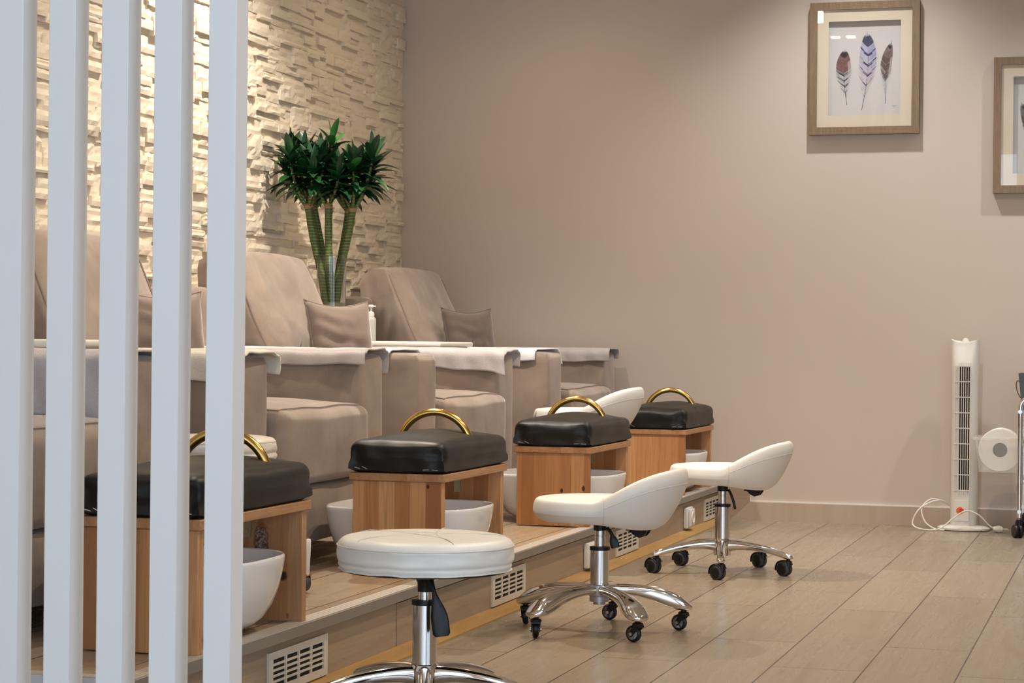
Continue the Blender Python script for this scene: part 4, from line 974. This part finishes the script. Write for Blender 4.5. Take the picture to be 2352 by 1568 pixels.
# ------------------------------------------------------------------ pictures
def feather(bm, col, base, tip, bend, wid, seed, scheme, body=(0.18, 0.97)):
    """painted feather in the x-z plane; base, tip (x, z)"""
    rnd = random.Random(seed); b = Vector((base[0], 0, base[1])); t = Vector((tip[0], 0, tip[1])); ax = t - b; L = ax.length; ax.normalize(); sd = Vector((ax.z, 0, -ax.x))
    def at(s): return b + ax * (L * s) + sd * (bend * math.sin(PI * s))
    def quad(p, c):
        f = bm.faces.new([bm.verts.new(q) for q in p])
        for lp in f.loops: lp[col] = (*c, 1)
    def shp(s, side):
        u = (s - body[0]) / (body[1] - body[0]); u = max(0, min(1, u))
        return wid * (math.sin(PI * u ** 0.8) ** 0.55 if 0 < u < 1 else 0) * (0.95 if side > 0 else 1.05)
    N = 150
    for side in (-1, 1):
        for k in range(N):
            s = lerp(body[0] * 0.6, body[1], k / N); s2 = s + (body[1] - body[0]) / N * 1.25
            wv = shp(s + 0.05, side)
            loose = sstep(0.75, 0.15, s)
            if rnd.random() < loose * 0.55: continue
            wv *= 1 - loose * rnd.uniform(0, 0.5)
            if s < body[0]: wv = wid * 0.7 * rnd.random() * s / body[0]
            rise = 0.055 + 0.03 * loose
            a0, a1 = at(s), at(s2); o0 = at(s) + ax * (L * rise * (0.6 + wv / wid)) + sd * (side * wv)
            o1 = o0 + (a1 - a0) * (1 - 0.5 * loose)
            m0, m1 = a0.lerp(o0, 0.55) - ax * L * 0.008, a1.lerp(o1, 0.55) - ax * L * 0.008
            c1 = scheme(s, 0.3, side, rnd); c2 = scheme(s, 0.85, side, rnd)
            quad((a0, m0, m1, a1), c1); quad((m0, o0, o1, m1), c2)
    pts = [at(s / 24) for s in range(24)]
    for i in range(23):
        w_ = lerp(0.0012, 0.0007, i / 23); quad((pts[i] - sd * w_, pts[i] + sd * w_, pts[i + 1] + sd * w_, pts[i + 1] - sd * w_), (0.05, 0.045, 0.06))
PAPER = (0.54, 0.51, 0.485)
def mixc(a, b, t): return tuple(lerp(x, y, t) for x, y in zip(a, b))
def sch_brown(s, q, side, r):
    if s > 0.84: c = (0.035, 0.022, 0.022)
    elif s > 0.55: c = mixc((0.24, 0.115, 0.10), (0.10, 0.045, 0.045), r.random() * 0.8)
    else:
        band = math.sin(s * 62 + q * 1.2) > 0.35; c = (0.05, 0.045, 0.05) if band else mixc((0.38, 0.36, 0.37), PAPER, 0.3 + 0.5 * r.random())
    if side > 0 and s < 0.72 and q > 0.5: c = mixc(c, PAPER, 0.5)
    return c
def sch_blue(s, q, side, r):
    if s > 0.80: c = mixc((0.035, 0.03, 0.06), (0.07, 0.065, 0.14), r.random())
    else:
        band = math.sin(s * 48 - q * 1.5) > (0.72 if q < 0.6 else 0.82)
        base_ = mixc((0.36, 0.35, 0.50), (0.48, 0.40, 0.52), sstep(0.7, 0.3, s)); base_ = mixc(base_, (0.20, 0.22, 0.36), 0.6 if side > 0 and s > 0.5 else 0.0)
        c = (0.06, 0.04, 0.09) if band else mixc(base_, PAPER, 0.35 * r.random() + (0.3 if s < 0.3 else 0))
    return c
def sch_dark(s, q, side, r):
    if s > 0.88: c = (0.035, 0.028, 0.025)
    elif s > 0.72: c = mixc((0.22, 0.17, 0.145), (0.1, 0.07, 0.06), r.random())
    elif s > 0.36: c = mixc((0.075, 0.045, 0.035), (0.16, 0.11, 0.09), r.random() * 0.7)
    else: c = mixc((0.35, 0.38, 0.42), PAPER, r.random())
    if side > 0 and q > 0.5 and s < 0.7: c = mixc(c, PAPER, 0.55)
    return c
def picture(label, x0, z0, wd, ht, layout):
    t = thing('framed_picture', label, 'picture', (x0 + wd / 2, YB, z0 + ht / 2), 0, 'feather pictures on the back wall'); hw, hh = wd / 2, ht / 2; fb = 0.035; dp = 0.040
    bm = bmesh.new()
    def bar(a, b, c, d):
        f = [bm.verts.new((x, -dp, z)) for x, z in (a, b, c, d)]; g = [bm.verts.new((x, -0.001, z)) for x, z in (a, b, c, d)]
        bm.faces.new(f); bm.faces.new(g[::-1])
        for i in range(4): j = (i + 1) % 4; bm.faces.new((f[i], g[i], g[j], f[j]))
    O = [(-hw, -hh), (hw, -hh), (hw, hh), (-hw, hh)]; I = [(-hw + fb, -hh + fb), (hw - fb, -hh + fb), (hw - fb, hh - fb), (-hw + fb, hh - fb)]
    for i in range(4): j = (i + 1) % 4; bar(O[i], O[j], I[j], I[i])
    obj('frame', bm, 'frame', t, smooth=False)
    mw = 0.053; bm = bmesh.new(); J = [(-hw + fb + mw, -hh + fb + 0.055), (hw - fb - mw, -hh + fb + 0.055), (hw - fb - mw, hh - fb - 0.055), (-hw + fb + mw, hh - fb - 0.055)]
    def bar2(a, b, c, d):
        f = [bm.verts.new((x, -0.030, z)) for x, z in (a, b, c, d)]; g = [bm.verts.new((x, -0.027, z)) for x, z in (a, b, c, d)]
        bm.faces.new(f); bm.faces.new(g[::-1])
        for i in range(4): j = (i + 1) % 4; bm.faces.new((f[i], g[i], g[j], f[j]))
    for i in range(4): j = (i + 1) % 4; bar2(I[i], I[j], J[j], J[i])
    obj('mount', bm, 'mount', t, smooth=False)
    bm = bmesh.new(); box(bm, -hw + fb, hw - fb, -0.010, -0.008, -hh + fb, hh - fb); pr = obj('print', bm, 'paper', t, smooth=False)
    bm = bmesh.new(); col = bm.loops.layers.float_color.new('Col'); layout(bm, col)
    for v in bm.verts: v.co.y = -0.0106 - 0.0004 * random.Random(v.index).random()
    for i, v in enumerate(bm.verts): v.co.y = -0.0104 - (i // 4 % 7) * 0.00006
    obj('feather_painting', bm, 'ink', pr, smooth=False)
    bm = bmesh.new(); box(bm, -hw + fb, hw - fb, -0.0350, -0.0335, -hh + fb, hh - fb); obj('glass', bm, 'pane', t, smooth=False)
def lay_three(bm, col):
    feather(bm, col, (-0.0830, -0.170), (-0.0935, 0.093), -0.008, 0.038, 3, sch_brown, (0.22, 0.985))
    feather(bm, col, (-0.0130, -0.195), (0.008, 0.172), 0.016, 0.043, 4, sch_blue, (0.22, 0.985))
    feather(bm, col, (0.0985, -0.168), (0.124, 0.120), -0.014, 0.027, 5, sch_dark, (0.22, 0.99))
    for (x, z, dx) in ((0.130, -0.178, 0.008), (0.136, -0.181, 0.006), (0.141, -0.178, 0.006)):
        f = bm.faces.new([bm.verts.new(q) for q in ((x, 0, z), (x + dx, 0, z - 0.002), (x + dx, 0, z - 0.0005), (x, 0, z + 0.0015))])
        for lp in f.loops: lp[col] = (0.15, 0.14, 0.14, 1)
def lay_right(bm, col):
    feather(bm, col, (-0.085, -0.17), (-0.135, 0.105), 0.02, 0.030, 8, sch_dark, (0.22, 0.985)); feather(bm, col, (0.02, -0.18), (0.03, 0.15), 0.014, 0.040, 9, sch_blue); feather(bm, col, (0.11, -0.17), (0.115, 0.09), 0.01, 0.03, 10, sch_brown)
picture('oak framed picture of three watercolour feathers on the back wall', -1.504, 1.830, 0.512, 0.622, lay_three)
picture('oak framed picture cut off by the right edge, window reflected in its glass', -0.653, 1.547, 0.512, 0.625, lay_right)

# ------------------------------------------------------------------ tower fan
def tower_fan():
    t = thing('tower_fan', 'white tower fan with orange sticker standing at the back wall', 'fan', (-0.762, 9.82, 0), R(-7))
    bm = bmesh.new(); n = 48
    P_ = [(0, 0), (0.1, 0.0), (0.119, 0.004), (0.12, 0.012), (0.105, 0.019), (0.06, 0.024), (0, 0.024)]; lathe(bm, P_, 56)
    for v in bm.verts: v.co.y *= 0.78
    obj('base', bm, 'fan_w', t)
    def sect(z):
        fl = 1 + 0.06 * sstep(0.70, 0.86, z); return fl
    bm = bmesh.new(); rings = []
    for z in [0.022, 0.03, 0.10, 0.25, 0.45, 0.65, 0.74, 0.79, 0.83, 0.855]:
        k = sect(z); rg = []
        # front scoop near the top: the front face falls back
        sc = sstep(0.755, 0.85, z)
        pts = []
        hw, dp = 0.0605 * k, 0.052
        for i in range(n):
            a = 2 * PI * i / n; c, s = cos(a), sin(a); e = 2 / 3.2
            x = math.copysign(abs(c) ** e, c) * hw; y = math.copysign(abs(s) ** e, s) * dp
            if y < 0: y += sc * 0.035 * (1 - (x / hw) ** 2); y += 0.016 * (abs(x) / hw) ** 4
            pts.append(bm.verts.new((x, y, z + (0.018 * sstep(0.79, 0.855, z) * ((x / hw) ** 2)))))
        rings.append(pts)
    for A, B in zip(rings, rings[1:]):
        for i in range(n): j = (i + 1) % n; bm.faces.new((A[i], A[j], B[j], B[i]))
    bm.faces.new(rings[0]); bm.faces.new(rings[-1]); obj('body', bm, 'fan_w', t, angle=50)
    bm = bmesh.new(); lathe(bm, [(0.016, 0.852), (0.015, 0.866), (0.010, 0.876), (0, 0.879)], 20, (0, 0.008, 0)); obj('knob', bm, 'fan_w', t)
    y = -0.0535
    bm = bmesh.new(); box(bm, -0.014, 0.036, y + 0.0005, y + 0.004, 0.185, 0.75); obj('opening_shade', bm, 'dark', t, smooth=False)  # flat dark panel in place of the shaded inside
    bm = bmesh.new()
    for k in range(6): x = -0.014 + 0.05 * k / 5; box(bm, x - 0.0014, x + 0.0014, y - 0.004, y + 0.001, 0.17, 0.765)
    for k in range(9): z = 0.185 + 0.565 * k / 8; box(bm, -0.036, 0.037, y - 0.0032, y + 0.0006, z - 0.002, z + 0.002)
    for k in range(3): x = -0.034 + 0.008 * k; box(bm, x - 0.001, x + 0.001, y - 0.0025, y + 0.001, 0.185, 0.75)
    obj('grille', bm, 'fan_w', t, smooth=False)
    bm = bmesh.new()
    for k in range(58):
        z = 0.16 + k * 0.0102
        lathe(bm, [(0, -0.0008), (0.0022, -0.0008), (0.0022, 0.0008), (0, 0.0008)], 6, (-0.0606 * sect(z), 0.0, z), 'X')
    obj('side_holes', bm, 'dark', t)
    bm = bmesh.new(); box(bm, -0.033, 0.034, y - 0.0008, y + 0.002, 0.045, 0.14); bevel_all(bm, 0.0006, 1); obj('front_panel', bm, 'fan_w', t)
    bm = bmesh.new(); lathe(bm, [(0, 0), (0.0165, 0), (0.0165, 0.0008), (0, 0.0008)], 28, (-0.006, y - 0.0016, 0.092), 'Y'); stk = obj('sticker', bm, 'orange', t)
    bm = bmesh.new(); box(bm, -0.008, 0.013, y - 0.0022, y - 0.0012, 0.087, 0.1); obj('sticker_print', bm, 'red', stk)
    # cord looping on the floor
    wpts = [(-0.82, 9.87, 0.10), (-0.87, 9.80, 0.135), (-0.95, 9.76, 0.10), (-0.985, 9.745, 0.03), (-0.94, 9.72, 0.006), (-0.86, 9.70, 0.012), (-0.80, 9.72, 0.06), (-0.745, 9.725, 0.095), (-0.69, 9.725, 0.08), (-0.64, 9.74, 0.03), (-0.61, 9.75, 0.014)]
    inv = (Matrix.Translation((-0.762, 9.82, 0)) @ Matrix.Rotation(R(-7), 4, 'Z')).inverted()
    bm = bmesh.new(); sweep(bm, catmull([inv @ Vector(p) for p in wpts], 8), 0.0035, 8)
    w2 = [(-0.83, 9.87, 0.11), (-0.90, 9.80, 0.14), (-0.945, 9.765, 0.10), (-0.93, 9.75, 0.04), (-0.885, 9.74, 0.008), (-0.84, 9.73, 0.0045)]
    sweep(bm, catmull([inv @ Vector(p) for p in w2], 8), 0.0035, 8); cdj = obj('cord', bm, 'fan_w', t)
    bm = bmesh.new(); sweep(bm, [inv @ Vector(p) for p in ((-0.625, 9.745, 0.017), (-0.60, 9.75, 0.015), (-0.585, 9.755, 0.014))], [0.010, 0.017, 0.012], 12)
    sweep(bm, [inv @ Vector(p) for p in ((-0.585, 9.748, 0.017), (-0.56, 9.756, 0.017))], 0.0025, 8); sweep(bm, [inv @ Vector(p) for p in ((-0.583, 9.762, 0.012), (-0.558, 9.770, 0.012))], 0.0025, 8)
    obj('plug', bm, 'fan_w', cdj)
tower_fan()

# ------------------------------------------------------------------ trolley at the right edge
TX, TY = -0.498, 9.52
t = thing('trolley', 'chrome tube trolley on black castors at the right edge', 'trolley', (TX, TY, 0)); TW, TD = 0.40, 0.30
for yy, nm in ((0, 'front_frame'), (TD, 'rear_frame')):
    bm = bmesh.new(); pts = [(0, yy, 0.075), (0, yy, 0.55)] + [(0.05 - 0.05 * cos(a), yy, 0.57 + 0.05 * sin(a)) for a in [R(15 * k) for k in range(1, 7)]] + [(TW - 0.05 + 0.05 * sin(a), yy, 0.57 + 0.05 * cos(a)) for a in [R(15 * k) for k in range(0, 6)]] + [(TW, yy, 0.55), (TW, yy, 0.075)]
    sweep(bm, pts, 0.0105, 14)
    fr = obj(nm, bm, 'chrome', t)
    for xx in (0, TW):
        for zz in (0.555, 0.115):
            bm = bmesh.new(); lathe(bm, [(0.004, 0), (0.009, 0), (0.009, 0.004), (0.004, 0.004)], 14, (xx, yy - 0.0135, zz), 'Y'); obj('bolt', bm, 'bolt', fr)
for zz in (0.545, 0.40, 0.235):
    bm = bbox(-0.012 if zz > 0.5 else 0.012, TW - 0.012, 0.012, TD - 0.012, zz, zz + 0.014, 0.003, 2); obj('shelf', bm, 'shelf', t)
for xx in (0, TW):
    for yy in (0, TD):
        e = bpy.data.objects.new('caster', None); COL.objects.link(e); e.parent = t; e.location = (xx, yy, 0); e.rotation_euler = (0, 0, R(25)); e.empty_display_size = 0.02
        for s in (-1, 1):
            bm = bmesh.new(); lathe(bm, [(0, 0.004), (0.028, 0.004), (0.0295, 0.007), (0.0295, 0.015), (0.027, 0.018), (0, 0.018)], 28, (-0.008, 0, 0.0295), 'X')
            if s < 0:
                for v in bm.verts: v.co.x = -0.016 - v.co.x
            obj('wheel', bm, 'blackp', e)
        bm = bmesh.new(); lathe(bm, [(0.012, 0.04), (0.012, 0.07), (0.0105, 0.08), (0.0105, 0.088)], 16); obj('fork', bm, 'blackp', e)
# plastic bin hung on the trolley's left side, with a paper roll in it
bx0, bx1, by0, by1, bz0, bz1 = -0.695, -0.512, 9.56, 9.76, 0.283, 0.432
t = thing('plastic_bin', 'translucent white plastic bin hung on the trolley beside the fan', 'bin', (bx0, by0, bz0)); Wb, Db, Hb = bx1 - bx0, by1 - by0, bz1 - bz0
bm = bmesh.new(); th = 0.0025; tp = 0.018
def wallq(a, b, c, d):
    bm.faces.new([bm.verts.new(p) for p in (a, b, c, d)])
wallq((tp, tp * .5, 0), (Wb - 0.004, tp * .5, 0), (Wb, 0, Hb), (0, 0, Hb)); wallq((tp, Db - tp * .5, 0), (0, Db, Hb), (Wb, Db, Hb), (Wb - 0.004, Db - tp * .5, 0))
wallq((tp, tp * .5, 0), (0, 0, Hb), (0, Db, Hb), (tp, Db - tp * .5, 0)); wallq((Wb - 0.004, tp * .5, 0), (Wb - 0.004, Db - tp * .5, 0), (Wb, Db, Hb), (Wb, 0, Hb)); wallq((tp, tp * .5, 0), (tp, Db - tp * .5, 0), (Wb - 0.004, Db - tp * .5, 0), (Wb - 0.004, tp * .5, 0))
bmesh.ops.remove_doubles(bm, verts=bm.verts[:], dist=0.0005)
o = obj('shell', bm, 'bin', t, smooth=False); md = o.modifiers.new('thick', 'SOLIDIFY'); md.thickness = 0.002; md.offset = 0
bm = bmesh.new(); sweep(bm, [(-0.006, -0.006, Hb), (Wb, -0.006, Hb), (Wb, Db + 0.006, Hb), (-0.006, Db + 0.006, Hb)], (0.006), 8, closed=True, up=(0, 0, 1)); obj('rim', bm, 'bin', t)
t = thing('paper_roll', 'white paper roll lying in the plastic bin, grey core facing forward', 'paper roll', (-0.588, 9.59, 0.381))
bm = bmesh.new(); lathe(bm, [(0.032, 0), (0.093, 0), (0.095, 0.003), (0.095, 0.117), (0.093, 0.12), (0.032, 0.12)], 56, (0, 0, 0), 'Y', cap=False); lathe(bm, [(0.032, 0), (0.032, 0.12)], 40, (0, 0, 0), 'Y', cap=False); obj('paper', bm, 'tissue', t)
bm = bmesh.new(); lathe(bm, [(0.0315, 0.002), (0.0315, 0.118), (0.028, 0.118), (0.028, 0.09), (0, 0.088), (0, 0.02)], 40, (0, 0, 0), 'Y', cap=False); obj('core', bm, 'core', t)
# bucket and bottle on the trolley top
t = thing('metal_bucket', 'dark grey square bucket with side loop on the trolley top shelf', 'bucket', (TX + 0.066, TY + 0.115, 0.559))
bm = bmesh.new()
for (s0_, z0_, s1_, z1_) in ((0.062, 0, 0.078, 0.165),):
    a = [bm.verts.new((x * s0_, y * s0_, z0_)) for x, y in ((-1, -1), (1, -1), (1, 1), (-1, 1))]; b = [bm.verts.new((x * s1_, y * s1_, z1_)) for x, y in ((-1, -1), (1, -1), (1, 1), (-1, 1))]
    c = [bm.verts.new((x * (s1_ - 0.004), y * (s1_ - 0.004), z1_)) for x, y in ((-1, -1), (1, -1), (1, 1), (-1, 1))]; d = [bm.verts.new((x * (s0_ - 0.004), y * (s0_ - 0.004), z0_ + 0.004)) for x, y in ((-1, -1), (1, -1), (1, 1), (-1, 1))]
    bm.faces.new(a[::-1]); bm.faces.new(d)
    for i in range(4):
        j = (i + 1) % 4; bm.faces.new((a[i], a[j], b[j], b[i])); bm.faces.new((b[i], b[j], c[j], c[i])); bm.faces.new((c[i], c[j], d[j], d[i]))
obj('pail', bm, 'zinc', t, smooth=False)
bm = bmesh.new(); sweep(bm, catmull([(-0.073, -0.02, 0.125), (-0.086, -0.02, 0.13), (-0.09, -0.02, 0.11), (-0.084, -0.02, 0.08), (-0.070, -0.02, 0.055)], 6), 0.0022, 8); obj('loop_handle', bm, 'zinc', t)
t = thing('pump_bottle', 'mint green bottle with black pump standing in the grey bucket', 'bottle', (TX + 0.085, TY + 0.115, 0.563))
bm = bmesh.new(); lathe(bm, [(0, 0), (0.036, 0), (0.038, 0.004), (0.038, 0.165), (0.034, 0.178), (0.014, 0.184), (0, 0.184)], 28); obj('body', bm, 'mint', t)
bm = bmesh.new(); lathe(bm, [(0.014, 0.183), (0.014, 0.20), (0.006, 0.202), (0.006, 0.228)], 18); sweep(bm, [(0.02, 0, 0.229), (-0.03, 0, 0.229), (-0.047, 0, 0.224), (-0.052, 0, 0.216)], 0.005, 8); obj('pump', bm, 'blackp', t)

# ceiling lamps that show as reflections in the picture glass
def ceil_lamp(label, x, y, w_, d_):
    t = thing('ceiling_lamp', label, 'lamp', (x, y, CEIL), 0, 'square ceiling lamps')
    q = w_ + 0.008
    bm = bmesh.new(); box(bm, -q, q, -q, q, -0.012, 0); bevel_all(bm, 0.002, 1); obj('rim', bm, 'whitep', t, smooth=False)
    bm = bmesh.new(); box(bm, -w_, w_, -w_, w_, -d_, -0.0125); obj('diffuser', bm, 'lampglow', t, smooth=False)
ceil_lamp('larger square lamp under the ceiling, mirrored at the top of the picture glass', -2.20, 4.98, 0.035, 0.085)
for x in (-2.245, -2.128): ceil_lamp('small square lamp under the ceiling, one of a pair mirrored above the painted feathers', x, 3.74, 0.031, 0.022)
